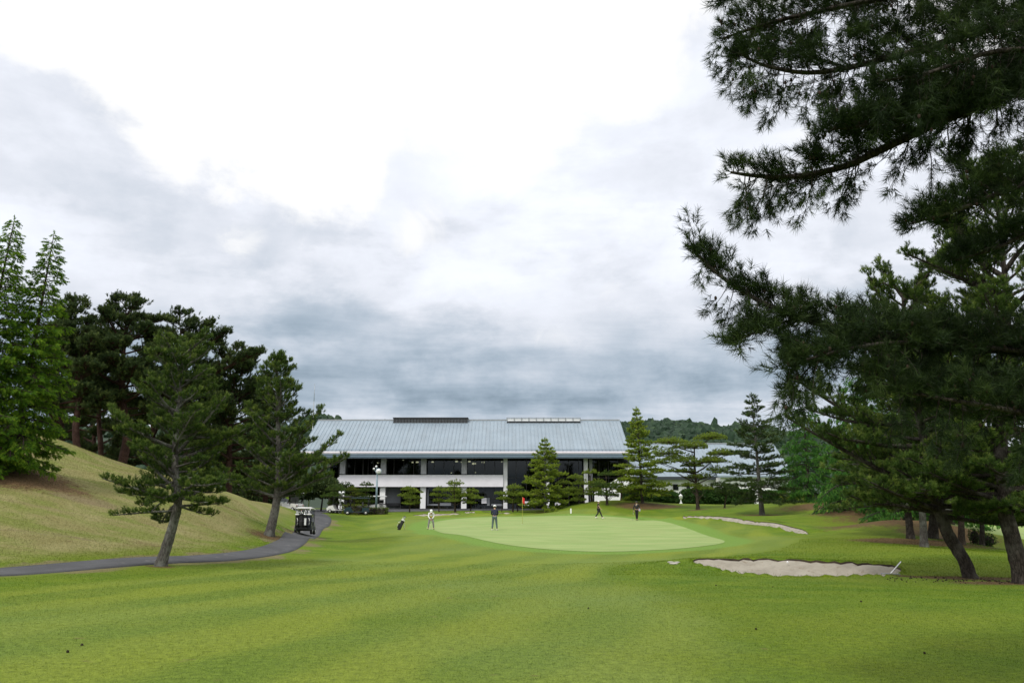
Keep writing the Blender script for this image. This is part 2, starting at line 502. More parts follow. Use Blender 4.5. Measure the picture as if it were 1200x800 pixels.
for k, B in enumerate(BUNKERS):
    x0, y0 = B.min(0) - .5; x1, y1 = B.max(0) + .5
    i0 = np.searchsorted(gx, x0) - 1; i1 = np.searchsorted(gx, x1); j0 = np.searchsorted(gy, y0) - 1; j1 = np.searchsorted(gy, y1)
    keep[j0:j1, i0:i1] = False
    rim = []
    for i in range(i0, i1): rim.append((gx[i], gy[j0]))
    for j in range(j0, j1): rim.append((gx[i1], gy[j]))
    for i in range(i1, i0, -1): rim.append((gx[i], gy[j1]))
    for j in range(j1, j0, -1): rim.append((gx[i0], gy[j]))
    # ragged outline
    rr = np.random.default_rng(k + 5)
    per = []
    m = len(B)
    for q in range(m):
        a, b = B[q], B[(q + 1) % m]
        nn = max(1, int(np.hypot(*(b - a)) / (.12 if k == 0 else .3)))
        for s in range(nn): per.append(a + (b - a) * s / nn + rr.normal(0, .007 if k == 0 else .012, 2))
    per = np.array(per)
    res = .2 if k == 0 else .26
    sx, sy = np.meshgrid(np.arange(gx[i0] + res / 2, gx[i1], res), np.arange(gy[j0] + res / 2, gy[j1], res))
    sx = sx.ravel() + rr.uniform(-.03, .03, sx.size); sy = sy.ravel() + rr.uniform(-.03, .03, sy.size)
    d = sdist(per, sx, sy)
    ok = (np.abs(d) > res * .3)
    pts = [Vector(p) for p in rim] + [Vector(p) for p in per] + [Vector((a, b)) for a, b in zip(sx[ok & (d > 0)], sy[ok & (d > 0)])]
    nr, npz = len(rim), len(per)
    edges = [(i, (i + 1) % nr) for i in range(nr)] + [(nr + i, nr + (i + 1) % npz) for i in range(npz)]
    v2, _, f2, *_ = delaunay_2d_cdt(pts, edges, [], 0, 1e-6)
    v2 = np.array([tuple(v) for v in v2]); f2 = np.array([list(f) for f in f2 if len(f) == 3])
    cen = v2[f2].mean(1)
    o = sdist(per, cen[:, 0], cen[:, 1]) > 0
    f2 = f2[o]
    vz = H(v2[:, 0], v2[:, 1])
    patchV.append(np.column_stack([v2, vz])); patchF.append(f2)
    # sand: rim drop, then the hollow
    si = ok & (d < 0)
    pts = [Vector(p) for p in per] + [Vector((a, b)) for a, b in zip(sx[si], sy[si])]
    edges = [(i, (i + 1) % npz) for i in range(npz)]
    v2, _, f2, *_ = delaunay_2d_cdt(pts, edges, [], 1, 1e-6)
    v2 = np.array([tuple(v) for v in v2]); f2 = np.array([list(f) for f in f2 if len(f) == 3])
    dd = -np.minimum(sdist(per, v2[:, 0], v2[:, 1]), 0)
    wid = 1.3 if k == 0 else (1.2 if k == 1 else 1.0)
    lipd = .055 if k == 0 else .04
    t = np.clip(dd / wid, 0, 1); dep = DEPTH[k] * (t * t * (3 - 2 * t))
    if k == 0:   # flashed face: the far half stays high, the near half is deep
        cy = per[:, 1].mean(); near = np.clip((cy + .9 - v2[:, 1]) / 2.2, 0, 1)
        dep = dep * (.25 + .75 * near)
    bz = H0(v2[:, 0], v2[:, 1]) + np.where(dd < 1e-4, bump_lips(v2[:, 0], v2[:, 1]), bump_lips(v2[:, 0], v2[:, 1]) * .8)
    sz = bz + undul(v2[:, 0], v2[:, 1]) - lipd - dep + rr.normal(0, .012 if k == 0 else .003, len(v2))
    sandmeshes.append((np.column_stack([v2, sz]), f2, per, lipd))
Qk = Q[keep]
tris = np.concatenate([Qk[:, [0, 1, 2]], Qk[:, [0, 2, 3]]])
allV = [V]; allF = [tris]; off = len(V)
for pv, pf in zip(patchV, patchF):
    allV.append(pv); allF.append(pf + off); off += len(pv)
V = np.concatenate(allV); F = np.concatenate(allF)
X, Yv = V[:, 0], V[:, 1]

# surface kind attributes (where dry rough, litter with painted tree shade, fringe grass grow)
def spot(cx, cy, rx, ry, rot=0):
    dx, dy = X - cx, Yv - cy; c, s = math.cos(rot), math.sin(rot)
    return np.exp(-(((dx * c + dy * s) / rx) ** 2 + ((-dx * s + dy * c) / ry) ** 2))
PATHPX = [(-260, 19.4), (-120, 20.8), (0, 22.4), (100, 24.0), (190, 26.3), (250, 28.3), (297, 31.2), (326, 35.5), (343, 41.5), (353, 48.5), (362, 56), (372, 64), (378, 70), (372, 78), (366, 84), (366, 92), (372, 99)]
PATH = smooth_line([onY(*q)[:2] for q in PATHPX], 8)
pathd = sdist(PATH[::2], X, Yv, closed=False)
# side of the path: hill side
py_at = np.interp(X, PATH[:, 0], PATH[:, 1])
hill = np.clip((Yv - py_at) / 1.5, 0, 1) * (X < -8) * np.clip((-9 - X + (Yv - 30) * -.12) / 4, 0, 1)
hill = np.clip((Yv - py_at) / 2.0, 0, 1) * (X < PATH[-1, 0] + 4) * np.clip(1.0 - (Yv - 75) / 10, 0, 1)
HILLP = np.vstack([PATH, [(-20, 110), (-75, 110), (-75, 10), (-22, 12)]])
hill = np.clip(-sdist(HILLP[::2] if False else HILLP, X, Yv) / 2.0, 0, 1) * np.clip(1.0 - (Yv - 78) / 12, 0, 1)
dry = hill
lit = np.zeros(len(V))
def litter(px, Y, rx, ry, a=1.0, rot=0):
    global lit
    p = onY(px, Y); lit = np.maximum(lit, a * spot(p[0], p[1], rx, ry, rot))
litter(-10, 37, 4.2, 3.6, 1.15); litter(60, 37, 3.0, 1.6, .8); litter(317, 41.5, 1.5, 1.6, .9); litter(189, 24.7, .7, .45, .85); litter(893, 74.5, 2.2, .9, 1.0); litter(818, 87.5, 1.6, .8, .9); litter(849, 86.5, 1, .6, .8); litter(639, 96.5, 2, .8, .9); litter(175, 30, 2.2, 1.1, .5, -.5)  # needle litter; the rings at trunk feet also paint in contact shade
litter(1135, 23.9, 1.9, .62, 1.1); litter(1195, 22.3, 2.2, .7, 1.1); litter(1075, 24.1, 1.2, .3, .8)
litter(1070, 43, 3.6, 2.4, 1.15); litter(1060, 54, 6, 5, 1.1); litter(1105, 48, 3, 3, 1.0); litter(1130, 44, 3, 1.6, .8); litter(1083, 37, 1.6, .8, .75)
litter(985, 78, 7, 4, 1.0); litter(1010, 66, 5, 4, 1.0); litter(760, 92.5, 4.5, 2.4, 1.05); litter(890, 75, 3.0, 1.2, .75); litter(700, 95, 3, 1.4, .5); litter(1050, 62, 7, 3.5, .8); litter(1180, 41, 2, .8, .6)  # needle litter that also paints shade into the ground beneath the trees
sg = sdist(GREEN[::3], X, Yv)
sg = np.where(np.abs(sg) > 60, 60, sg)
# closely mown fairway tongue against longer grass
FAIR = smooth_loop([onY(*q)[:2] for q in [(-500, 9), (60, 18.6), (230, 22.5), (330, 27), (420, 34), (480, 44), (455, 56), (430, 66), (450, 80), (520, 92), (700, 91), (790, 76), (860, 62), (930, 48), (905, 37), (820, 31), (720, 27.5), (700, 24), (760, 18), (800, 12), (830, 6), (600, -5), (100, -5)]], 6)
sf = sdist(FAIR[::2], X, Yv)
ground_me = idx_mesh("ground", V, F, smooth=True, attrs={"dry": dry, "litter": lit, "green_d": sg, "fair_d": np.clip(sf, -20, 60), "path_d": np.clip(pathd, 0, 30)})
def grass_material():
    m, t, b = newmat("mown grass")
    co = t.coord('Object')
    c2 = t.scalev(co, (1, 1, 0))
    big = t.noise(c2, .09, 3, .5)
    med = t.noise(c2, .6, 4, .6)
    fine = t.noise(c2, 9, 5, .75)
    vfine = t.noise(t.scalev(c2, (1, .6, 1)), 40, 3, .85)
    # fairway colours
    A = (.112, .176, .016); B = (.184, .236, .024); C = (.155, .224, .048)
    # mowing bands running up the fairway, wavering
    sx_ = t.n.new('ShaderNodeSeparateXYZ'); t.l.new(co, sx_.inputs[0])
    lane = t.math('ADD', t.math('MULTIPLY', sx_.outputs[0], .93), t.math('MULTIPLY', sx_.outputs[1], -.37))
    lane = t.math('ADD', lane, t.math('MULTIPLY', t.noise(c2, .10, 3, .5), 5.0))
    band = t.math('SINE', t.math('MULTIPLY', lane, 2.15))
    band = t.math('ADD', band, t.math('MULTIPLY', t.math('SUBTRACT', t.noise(c2, .35, 4, .6), .5), 2.2))
    fair = t.mix(t.ss(band, -.7, .7), A, B)
    fair = t.mix(t.ss(big, .35, .7), fair, C)
    fair = t.mix(t.ss(med, .35, .75, 0, .5), fair, (.175, .222, .026))
    # longer grass to the right and round the edge of the fairway
    rough = t.mix(t.ss(med, .3, .7), (.076, .150, .006), (.135, .200, .012))
    rough = t.mix(t.ss(big, .4, .65, 0, .7), rough, (.14, .185, .014))
    fd = t.attr('fair_d')
    fdn = t.math('ADD', fd, t.math('MULTIPLY', t.math('SUBTRACT', med, .5), 2.5))
    col = t.mix(t.ss(fdn, -.6, 1.0), fair, rough)
    # fringe round the green
    gd = t.attr('green_d')
    gdn = t.math('ADD', gd, t.math('MULTIPLY', t.math('SUBTRACT', med, .5), .8))
    ring = t.ss(gdn, 1.2, 2.0)
    col = t.mix(ring, (.150, .262, .045), col)
    # dry hill
    drycol = t.mix(t.ss(med, .3, .7), (.215, .195, .078), (.270, .250, .112))
    drycol = t.mix(t.ss(t.noise(t.scalev(c2, (.5, 1.2, 1)), .5, 4, .7), .42, .62), drycol, (.175, .200, .050))
    dn = t.math('ADD', t.attr('dry'), t.math('MULTIPLY', t.math('SUBTRACT', t.noise(c2, 1.2, 3), .5), .5))
    pathn = t.math('ADD', t.attr('path_d'), t.math('MULTIPLY', t.math('SUBTRACT', med, .5), 2.0))
    dryf = t.math('MULTIPLY', t.ss(dn, .25, .8), t.ss(pathn, .9, 3.4))
    col = t.mix(dryf, col, drycol)
    tr_ = t.noise(t.scalev(c2, (.28, 1.0, 1), rot=R(35)), .42, 4, .65, .4)
    drymask = t.math('MULTIPLY', dryf, t.ss(tr_, .56, .66, 0, .65))
    col = t.mix(drymask, col, (.21, .155, .105))
    # worn soil beside the path
    wn = t.math('ADD', t.attr('path_d'), t.math('MULTIPLY', t.math('SUBTRACT', t.noise(c2, .8, 4), .5), 2.6))
    wear = t.math('MULTIPLY', t.ss(wn, 1.5, 1.0), t.ss(t.noise(c2, .22, 2), .42, .58))
    col = t.mix(t.math('MULTIPLY', wear, .75), col, (.20, .15, .10))
    # litter of brown needles, also painting contact shade at the tree feet
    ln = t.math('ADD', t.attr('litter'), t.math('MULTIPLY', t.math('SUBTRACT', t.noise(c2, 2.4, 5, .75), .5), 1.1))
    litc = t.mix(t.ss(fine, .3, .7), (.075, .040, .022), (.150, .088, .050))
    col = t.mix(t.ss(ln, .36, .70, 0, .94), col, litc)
    # grain
    g = t.math('ADD', t.math('MULTIPLY', fine, .5), t.math('MULTIPLY', vfine, .5))
    col = t.mix(1.0, col, t.mix(t.ss(g, .36, .64), (.58, .62, .55), (1.38, 1.34, 1.3)), 'MULTIPLY')
    sp = t.ss(t.noise(c2, 1.9, 2, .5), .70, .76, 0, .55)
    col = t.mix(sp, col, (.17, .13, .06))
    t.put(b.inputs['Base Color'], col)
    b.inputs['Roughness'].default_value = .85; b.inputs['Specular IOR Level'].default_value = .06
    b.inputs['Sheen Weight'].default_value = .07; b.inputs['Sheen Roughness'].default_value = .45; b.inputs['Sheen Tint'].default_value = (.75, .80, .50, 1)
    t.put(b.inputs['Normal'], t.bump(g, 1.0, .04, t.bump(med, .25, .12)))
    return m
M_grass = grass_material()
ground = link_mesh("ground", ground_me, M_grass)
tag(ground, kind="structure")

def green_material():
    m, t, b = newmat("putting green grass")
    co = t.coord('Object'); c2 = t.scalev(co, (1, 1, 0))
    st = t.noise(t.scalev(co, (.35, 1.0, 1), rot=R(12)), .8, 3, .6)
    col = t.mix(t.ss(st, .35, .65), (.228, .325, .100), (.300, .380, .140))
    col = t.mix(t.ss(t.noise(c2, .25, 4, .6), .4, .7, 0, .6), col, (.27, .33, .12))
    f = t.noise(c2, 20, 4, .7)
    col = t.mix(1.0, col, t.mix(t.ss(f, .35, .65), (.9, .9, .88), (1.08, 1.08, 1.06)), 'MULTIPLY')
    t.put(b.inputs['Base Color'], col); b.inputs['Roughness'].default_value = .8; b.inputs['Specular IOR Level'].default_value = .15
    t.put(b.inputs['Normal'], t.bump(f, .3, .01))
    return m

def drape(poly, res, off, name, mat):
    x0, y0 = poly.min(0); x1, y1 = poly.max(0)
    sx, sy = np.meshgrid(np.arange(x0, x1, res), np.arange(y0, y1, res)); sx = sx.ravel(); sy = sy.ravel()
    ok = sdist(poly[::2] if len(poly) > 80 else poly, sx, sy) < -res * .4
    pts = [Vector(p) for p in poly] + [Vector((a, b_)) for a, b_ in zip(sx[ok], sy[ok])]
    n = len(poly)
    v2, _, f2, *_ = delaunay_2d_cdt(pts, [(i, (i + 1) % n) for i in range(n)], [], 1, 1e-6)
    v2 = np.array([tuple(v) for v in v2]); f2 = np.array([list(f) for f in f2 if len(f) == 3])
    me = idx_mesh(name, np.column_stack([v2, H(v2[:, 0], v2[:, 1]) + off]), f2, smooth=True)
    return tag(link_mesh(name, me, mat), kind="structure")
M_green = green_material()
FAR = smooth_loop([onY(*q)[:2] for q in [(1105, 62), (1180, 60), (1320, 60), (1500, 75), (1500, 104), (1250, 108), (1110, 106), (1095, 84)]], 8)
drape(FAR, 2.0, .03, 'far_fairway', M_green)
drape(GREEN, .4, .012, "putting_green", M_green)

# sand
m, t, b = newmat("bunker sand")
co = t.coord('Object'); c2 = t.scalev(co, (1, 1, 0))
n1 = t.noise(c2, 1.4, 5, .65); n2 = t.noise(c2, 14, 5, .7)
col = t.mix(t.ss(n1, .3, .7), (.385, .355, .295), (.29, .265, .215))
col = t.mix(t.ss(t.noise(c2, 3.2, 5, .7), .56, .66, 0, .55), col, (.20, .15, .10))
t.put(b.inputs['Base Color'], col); b.inputs['Roughness'].default_value = .95; b.inputs['Specular IOR Level'].default_value = .1
t.put(b.inputs['Normal'], t.bump(n2, .8, .03, t.bump(t.noise(c2, 4, 3), .6, .08)))
M_sand = m
M_soil = simple("dark soil edge", (.050, .035, .022), .95, var=.4, scale=6, bump=.8)
for k, (sv, sf_, per, lipd) in enumerate(sandmeshes):
    base = len(sv)
    sandv = sv; sandf = sf_
    o = tag(link_mesh("bunker", idx_mesh("bunker_sand", sandv, sandf, smooth=True), M_sand), kind="structure")
    # exposed soil face between turf rim and sand
    n = len(per); top = H(per[:, 0], per[:, 1]) + .004
    bot = top - lipd - .03
    vv = np.concatenate([np.column_stack([per, top]), np.column_stack([per, bot])])
    ff = np.array([(i, (i + 1) % n, n + (i + 1) % n, n + i) for i in range(n)])
    link_mesh("bunker_lip", idx_mesh("bunker_lip", vv, ff), M_soil, o)

# path
def ribbon(line, hw, off, name, mat, edge=.06):
    P = np.array(line); T = np.gradient(P, axis=0); T /= np.linalg.norm(T, axis=1)[:, None]
    Nn = np.column_stack([-T[:, 1], T[:, 0]])
    hw = np.asarray(hw) * np.ones(len(P))
    offs = [-1, -1, -.55, 0, .55, 1, 1]; vs = []
    for j, o in enumerate(offs):
        q = P + Nn * (hw * o)[:, None]
        z = H(q[:, 0], q[:, 1]) + off
        if j in (0, len(offs) - 1): z = z - off - edge
        vs.append(np.column_stack([q, z]))
    Vv = np.concatenate(vs); n = len(P); ff = []
    for j in range(len(offs) - 1):
        for i in range(n - 1):
            ff.append((j * n + i, j * n + i + 1, (j + 1) * n + i + 1, (j + 1) * n + i))
    me = idx_mesh(name, Vv, np.array(ff)[:, ::-1], smooth=True)
    return tag(link_mesh(name, me, mat), kind="structure")
m, t, b = newmat("worn asphalt")
co = t.coord('Object'); c2 = t.scalev(co, (1, 1, 0))
n1 = t.noise(c2, .7, 5, .7); n2 = t.noise(c2, 30, 4, .7)
col = t.mix(t.ss(n1, .35, .7), (.036, .038, .042), (.068, .070, .075))
col = t.mix(t.ss(t.noise(c2, 1.3, 5, .7), .60, .68, 0, .8), col, (.24, .23, .22))
col = t.mix(t.ss(n2, .3, .7, 0, .35), col, (.13, .13, .14))
t.put(b.inputs['Base Color'], col); b.inputs['Roughness'].default_value = .8
t.put(b.inputs['Normal'], t.bump(n2, .4, .01))
M_asph = m
PATHF = smooth_line([onY(*q)[:2] for q in PATHPX], 24)
ribbon(PATHF, np.interp(np.arange(len(PATHF)), [0, 120, 200, len(PATHF)], [.74, .76, .66, .85]), .03, "cart_path", M_asph)
# forecourt along the clubhouse, with a kerb
fc = np.array([(-34, 96.5), (-23, 95.2), (-21.6, 97.6), (-16.2, 99.2), (-8, 101.6), (-2, 103.2), (6, 104.2), (13, 105.2), (13, 110.5), (-40, 110.5), (-40, 97)])
drape(fc, 1.2, .04, "forecourt", M_asph)
# ------------------------------------------------------------------ short turf blades near the camera, longer fringe on the bunker rims
def blades(x, y, h, w, rg, lean=.55):
    n = len(x); z = H(x, y); a = rg.uniform(0, 6.283, n); b_ = rg.uniform(0, 6.283, n); l = rg.uniform(.1, lean, n) * h
    p = np.column_stack([x, y, z - .002]); s = np.column_stack([np.cos(a), np.sin(a), 0 * a]) * (w * .5)[:, None]
    tip = p + np.column_stack([np.cos(b_) * l, np.sin(b_) * l, h])
    return np.stack([p - s, p + s, tip], 1).reshape(-1, 3)
rg = np.random.default_rng(44)
n = 230000
yb_ = 6.3 * (30 / 6.3) ** rg.uniform(0, 1, n); xb_ = rg.uniform(-.70, .70, n) * (yb_ + 1.0)
ok = np.ones(n, bool)
for B in BUNKERS[:1]: ok &= sdist(B[::2], xb_, yb_) > .05
ok &= sdist(PATH[::2], xb_, yb_, closed=False) > 1.3
xb_, yb_ = xb_[ok], yb_[ok]; sc_ = yb_ / 9.0
BV = blades(xb_, yb_, .016 * rg.uniform(.6, 1.4, len(xb_)) * sc_ ** .55, .0042 * sc_ ** .8, rg, .9)
fd_ = np.clip(sdist(FAIR[::3], xb_, yb_), -20, 60) + rg.normal(0, .25, len(xb_))
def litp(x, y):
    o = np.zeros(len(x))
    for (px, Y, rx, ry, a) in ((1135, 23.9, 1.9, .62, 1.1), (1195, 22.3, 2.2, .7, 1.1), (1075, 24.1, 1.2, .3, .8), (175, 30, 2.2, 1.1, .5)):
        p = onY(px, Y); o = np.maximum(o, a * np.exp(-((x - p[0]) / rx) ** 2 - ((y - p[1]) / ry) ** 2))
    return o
hd_ = np.clip(-sdist(HILLP, xb_, yb_) / 2, 0, 1)
def tri_attr(me, nm, arr):
    a = me.attributes.new(nm, "FLOAT", "POINT"); a.data.foreach_set("value", np.repeat(arr, 3).astype(np.float32))
me = tri_mesh("turf_blades", BV)
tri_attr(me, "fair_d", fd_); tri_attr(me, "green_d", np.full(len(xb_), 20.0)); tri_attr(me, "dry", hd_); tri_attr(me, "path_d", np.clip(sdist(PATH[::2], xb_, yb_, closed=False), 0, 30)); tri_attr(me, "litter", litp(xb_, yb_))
tag(link_mesh("grass", me, M_grass), "short mown grass blades of the fairway near the camera", "grass", kind="stuff")
# rim fringe
fx, fy = [], []
for k, B in enumerate(BUNKERS[:2]):
    c = B.mean(0)
    for i in range(len(B)):
        a, b_ = B[i], B[(i + 1) % len(B)]; L = np.hypot(*(b_ - a)); m_ = int(L * (150 if k == 0 else 60)); t_ = rg.uniform(0, 1, m_)
        q = a + (b_ - a) * t_[:, None]; out = q - c; out /= np.linalg.norm(out, axis=1)[:, None]
        q = q + out * rg.uniform(.0, .16, m_)[:, None]; fx.append(q[:, 0]); fy.append(q[:, 1])
fx = np.concatenate(fx); fy = np.concatenate(fy)
FV = blades(fx, fy, rg.uniform(.02, .075, len(fx)), np.full(len(fx), .010), rg, 1.0)
me = tri_mesh("rim_grass", FV)
for nm, v_ in (("fair_d", 10.0), ("green_d", 20.0), ("dry", 0.0), ("path_d", 20.0), ("litter", 0.0)): tri_attr(me, nm, np.full(len(fx), v_))
tag(link_mesh("rim_grass", me, M_grass), "ragged longer grass along the bunker rims", "grass", kind="stuff")

# longer dry grass on the hill and rougher turf on the right
xr = rg.uniform(-36, -8, 150000); yr = 21 + 32 * rg.uniform(0, 1, 150000) ** 1.3
ok = (sdist(HILLP, xr, yr) < -.4) & (np.abs(xr) < .72 * yr + 1); xr, yr = xr[ok], yr[ok]
xq = rg.uniform(0, 26, 90000); yq = 24 + 22 * rg.uniform(0, 1, 90000) ** 1.4
ok = (sdist(FAIR[::3], xq, yq) > .3) & (xq < .70 * yq + 1) & (sdist(BUNKERS[0][::2], xq, yq) > .05); xq, yq = xq[ok], yq[ok]
xa = np.concatenate([xr, xq]); ya = np.concatenate([yr, yq]); hh_ = rg.uniform(.025, .065, len(xa)); hh_[len(xr):] *= .7
me = tri_mesh("rough_blades", blades(xa, ya, hh_, .010 * (ya / 25) ** .8, rg, 1.1))
tri_attr(me, "dry", np.concatenate([np.clip(-sdist(HILLP, xr, yr) / 2, 0, 1), np.zeros(len(xq))])); tri_attr(me, "fair_d", np.full(len(xa), 10.0)); tri_attr(me, "green_d", np.full(len(xa), 20.0))
tri_attr(me, "path_d", np.clip(sdist(PATH[::2], xa, ya, closed=False), 0, 30))
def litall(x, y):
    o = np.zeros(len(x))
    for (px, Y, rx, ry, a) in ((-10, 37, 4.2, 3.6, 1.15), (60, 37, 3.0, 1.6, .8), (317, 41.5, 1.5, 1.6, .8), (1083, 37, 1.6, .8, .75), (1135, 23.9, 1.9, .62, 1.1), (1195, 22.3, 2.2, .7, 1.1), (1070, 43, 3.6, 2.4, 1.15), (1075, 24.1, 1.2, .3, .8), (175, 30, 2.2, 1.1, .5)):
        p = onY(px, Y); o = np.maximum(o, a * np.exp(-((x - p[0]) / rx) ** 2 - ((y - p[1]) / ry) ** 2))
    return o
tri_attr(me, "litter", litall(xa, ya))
tag(link_mesh("rough_grass", me, M_grass), "longer rough grass on the hill and right hand slopes", "grass", kind="stuff")
# ------------------------------------------------------------------ sky and sun
SUN_EL, SUN_AZ = R(50), R(-142)      # azimuth from +Y, clockwise
world = bpy.data.worlds.new("World"); scene.world = world; world.use_nodes = True
t = NT(world.node_tree)
bg = world.node_tree.nodes['Background']; bg.inputs[1].default_value = .1
sky = t.n.new('ShaderNodeTexSky'); sky.sky_type = 'NISHITA'; sky.sun_disc = False
sky.sun_elevation = SUN_EL; sky.sun_rotation = SUN_AZ; sky.dust_density = 2.0
g = t.n.new('ShaderNodeTexCoord').outputs['Generated']
sep = t.n.new('ShaderNodeSeparateXYZ'); t.l.new(g, sep.inputs[0])
x, y, z = sep.outputs
zc = t.math('MAXIMUM', z, 0.0)
# cloud layer seen from below: position on a plane overhead
den = t.math('ADD', zc, .10)
cx = t.math('DIVIDE', x, den); cy = t.math('DIVIDE', y, den)
cmb = t.n.new('ShaderNodeCombineXYZ'); t.l.new(cx, cmb.inputs[0]); t.l.new(cy, cmb.inputs[1])
pl = cmb.outputs[0]
n_big = t.noise(pl, .55, 5, .55, .4)
den2 = t.math('ADD', zc, .045); cmb2 = t.n.new('ShaderNodeCombineXYZ'); t.l.new(t.math('DIVIDE', x, den2), cmb2.inputs[0]); t.l.new(t.math('DIVIDE', y, den2), cmb2.inputs[1])
n_med = t.noise(t.scalev(cmb2.outputs[0], (.8, 1.3, 1)), .75, 7, .6, .35)
n_fin = t.noise(g, 7.0, 6, .62, .3)
n_soft = t.noise(g, 3.6, 6, .58, .5)
n_gap = t.noise(g, 13.0, 5, .6, .6)
yy = t.math('MAXIMUM', y, .2)
v = t.math('DIVIDE', z, yy); u = t.math('DIVIDE', x, yy)
def fcurve(val, pts):
    n = t.n.new('ShaderNodeFloatCurve'); c = n.mapping.curves[0]
    c.points[0].location = pts[0]; c.points[1].location = pts[-1]
    for p in pts[1:-1]: c.points.new(*p)
    n.mapping.update(); t.put(n.inputs[1], val); return n.outputs[0]
# mean luminance by elevation: pale near the horizon, slate band, pale above
base = fcurve(v, [(0, .74), (.03, .78), (.06, .79), (.09, .69), (.12, .63), (.16, .60), (.20, .67), (.25, .80), (.30, .89), (.38, .96), (.5, .98), (1, .97)])
amp = fcurve(v, [(0, .35), (.05, .72), (.10, .66), (.2, .56), (.3, .46), (.45, .30), (.6, .26), (1, .2)])
L = t.math('ADD', base, t.math('MULTIPLY', t.math('SUBTRACT', n_big, .5), t.math('MULTIPLY', amp, 1.0)))
L = t.math('ADD', L, t.math('MULTIPLY', t.math('SUBTRACT', n_med, .5), t.math('MULTIPLY', amp, .95)))
L = t.math('ADD', L, t.math('MULTIPLY', t.math('SUBTRACT', n_soft, .5), t.math('ADD', .12, t.math('MULTIPLY', amp, .75))))
gz_ = t.scalev(g, (1, 1, 2.3))
n_p1 = t.noise(gz_, 4.6, 8, .58, .15); n_p2 = t.noise(t.scalev(g, (1, 1, 1.6)), 11.0, 7, .62, .1)
am2 = fcurve(v, [(0, .05), (.06, .10), (.12, .16), (.3, .17), (.5, .11), (1, .1)])
pat = t.math('ADD', t.math('MULTIPLY', t.math('SUBTRACT', t.ss(n_p1, .40, .60), .5), 1.0), t.math('MULTIPLY', t.math('SUBTRACT', t.ss(n_p2, .36, .64), .5), .40))
L = t.math('ADD', L, t.math('MULTIPLY', pat, am2))
# thin bright part of the cloud deck, upper left to middle
u01 = t.math('ADD', t.math('MULTIPLY', u, .5), .5)
thr = fcurve(u01, [(0, .72), (.175, .585), (.235, .49), (.28, .43), (.33, .41), (.375, .355), (.40, .375), (.43, .49), (.46, .495), (.52, .475), (.57, .50), (.605, .56), (.66, .66), (.8, .60), (1, .62)])
edge = t.math('ADD', t.math('SUBTRACT', v, thr), t.math('MULTIPLY', t.math('SUBTRACT', n_fin, .5), .26))
edge = t.math('ADD', edge, t.math('MULTIPLY', t.math('SUBTRACT', n_p1, .5), .22))
white = t.ss(edge, -.03, .03)
# gaps where bright cloud shows lower down
def gap(u0, v0, ru, rv, a):
    du = t.math('DIVIDE', t.math('SUBTRACT', u, u0), ru); dv = t.math('DIVIDE', t.math('SUBTRACT', v, v0), rv)
    d = t.math('ADD', t.math('MULTIPLY', du, du), t.math('MULTIPLY', dv, dv))
    e = t.math('POWER', 2.718, t.math('MULTIPLY', d, -1.0))
    return t.math('MULTIPLY', e, a)
gs = None
for (px, py, rx, ry, a) in [(285, 285, 40, 24, 1.0), (490, 275, 36, 42, 1.05), (690, 320, 60, 45, .62), (870, 200, 75, 40, 1.0), (620, 395, 90, 22, .45), (930, 175, 80, 40, .8), (560, 440, 120, 10, .3)]:
    d = ray(px, py); q = gap(d[0] / d[1], d[2] / d[1], rx / 933, ry / 933 * 1.1, a)
    gs = q if gs is None else t.math('MAXIMUM', gs, q)
gm = t.math('ADD', gs, t.math('MULTIPLY', t.math('SUBTRACT', n_gap, .5), 2.6))
gm = t.math('MULTIPLY', t.ss(gm, .42, 1.15), t.ss(gs, .05, .50))
white = t.math('MAXIMUM', white, t.math('MULTIPLY', gm, .8))
# colour: darker cloud is bluer
Lc = t.math('MAXIMUM', L, .25)
tint = t.mix(t.ss(Lc, .38, .95), (.675, .865, 1.06), (.93, .965, 1.05))
sc = t.n.new('ShaderNodeVectorMath'); sc.operation = 'SCALE'; t.l.new(tint, sc.inputs[0]); t.l.new(Lc, sc.inputs['Scale'])
wv = t.math('ADD', 1.06, t.math('MULTIPLY', t.ss(v, .6, 1.5), .15))
sw_ = t.n.new('ShaderNodeVectorMath'); sw_.operation = 'SCALE'; sw_.inputs[0].default_value = (1, 1, 1.0); t.l.new(wv, sw_.inputs['Scale'])
cl = t.mix(white, sc.outputs[0], sw_.outputs[0])
# overhead the deck is thin and bright
ov = t.ss(z, .62, .95)
over = t.mix(ov, cl, (1.0, 1.0, 1.02))
up = t.ss(z, -.25, -.02)
s10 = t.n.new('ShaderNodeVectorMath'); s10.operation = 'SCALE'; t.l.new(over, s10.inputs[0]); s10.inputs['Scale'].default_value = 10.0
fin = t.mix(.04, s10.outputs[0], sky.outputs[0])
fin = t.mix(up, (.6, .7, .4), fin)
t.l.new(fin, bg.inputs[0])
world.cycles.sampling_method = 'MANUAL'; world.cycles.sample_map_resolution = 512

sd = bpy.data.lights.new("sun", "SUN"); so = bpy.data.objects.new("sun", sd); COL.objects.link(so)
sd.energy = 2.1; sd.angle = R(8); sd.color = (1.0, .96, .90)
dv = Vector((math.sin(SUN_AZ) * math.cos(SUN_EL), math.cos(SUN_AZ) * math.cos(SUN_EL), math.sin(SUN_EL)))
so.rotation_euler = dv.to_track_quat('Z', 'Y').to_euler()
so.location = (0, 0, 50)
scene.view_settings.view_transform = 'Standard'; scene.view_settings.look = 'None'
scene.view_settings.gamma = 1; scene.view_settings.exposure = 0
scene.view_settings.use_curve_mapping = False
scene.cycles.max_bounces = 6; scene.cycles.diffuse_bounces = 3; scene.cycles.transparent_max_bounces = 16
scene.cycles.use_denoising = True
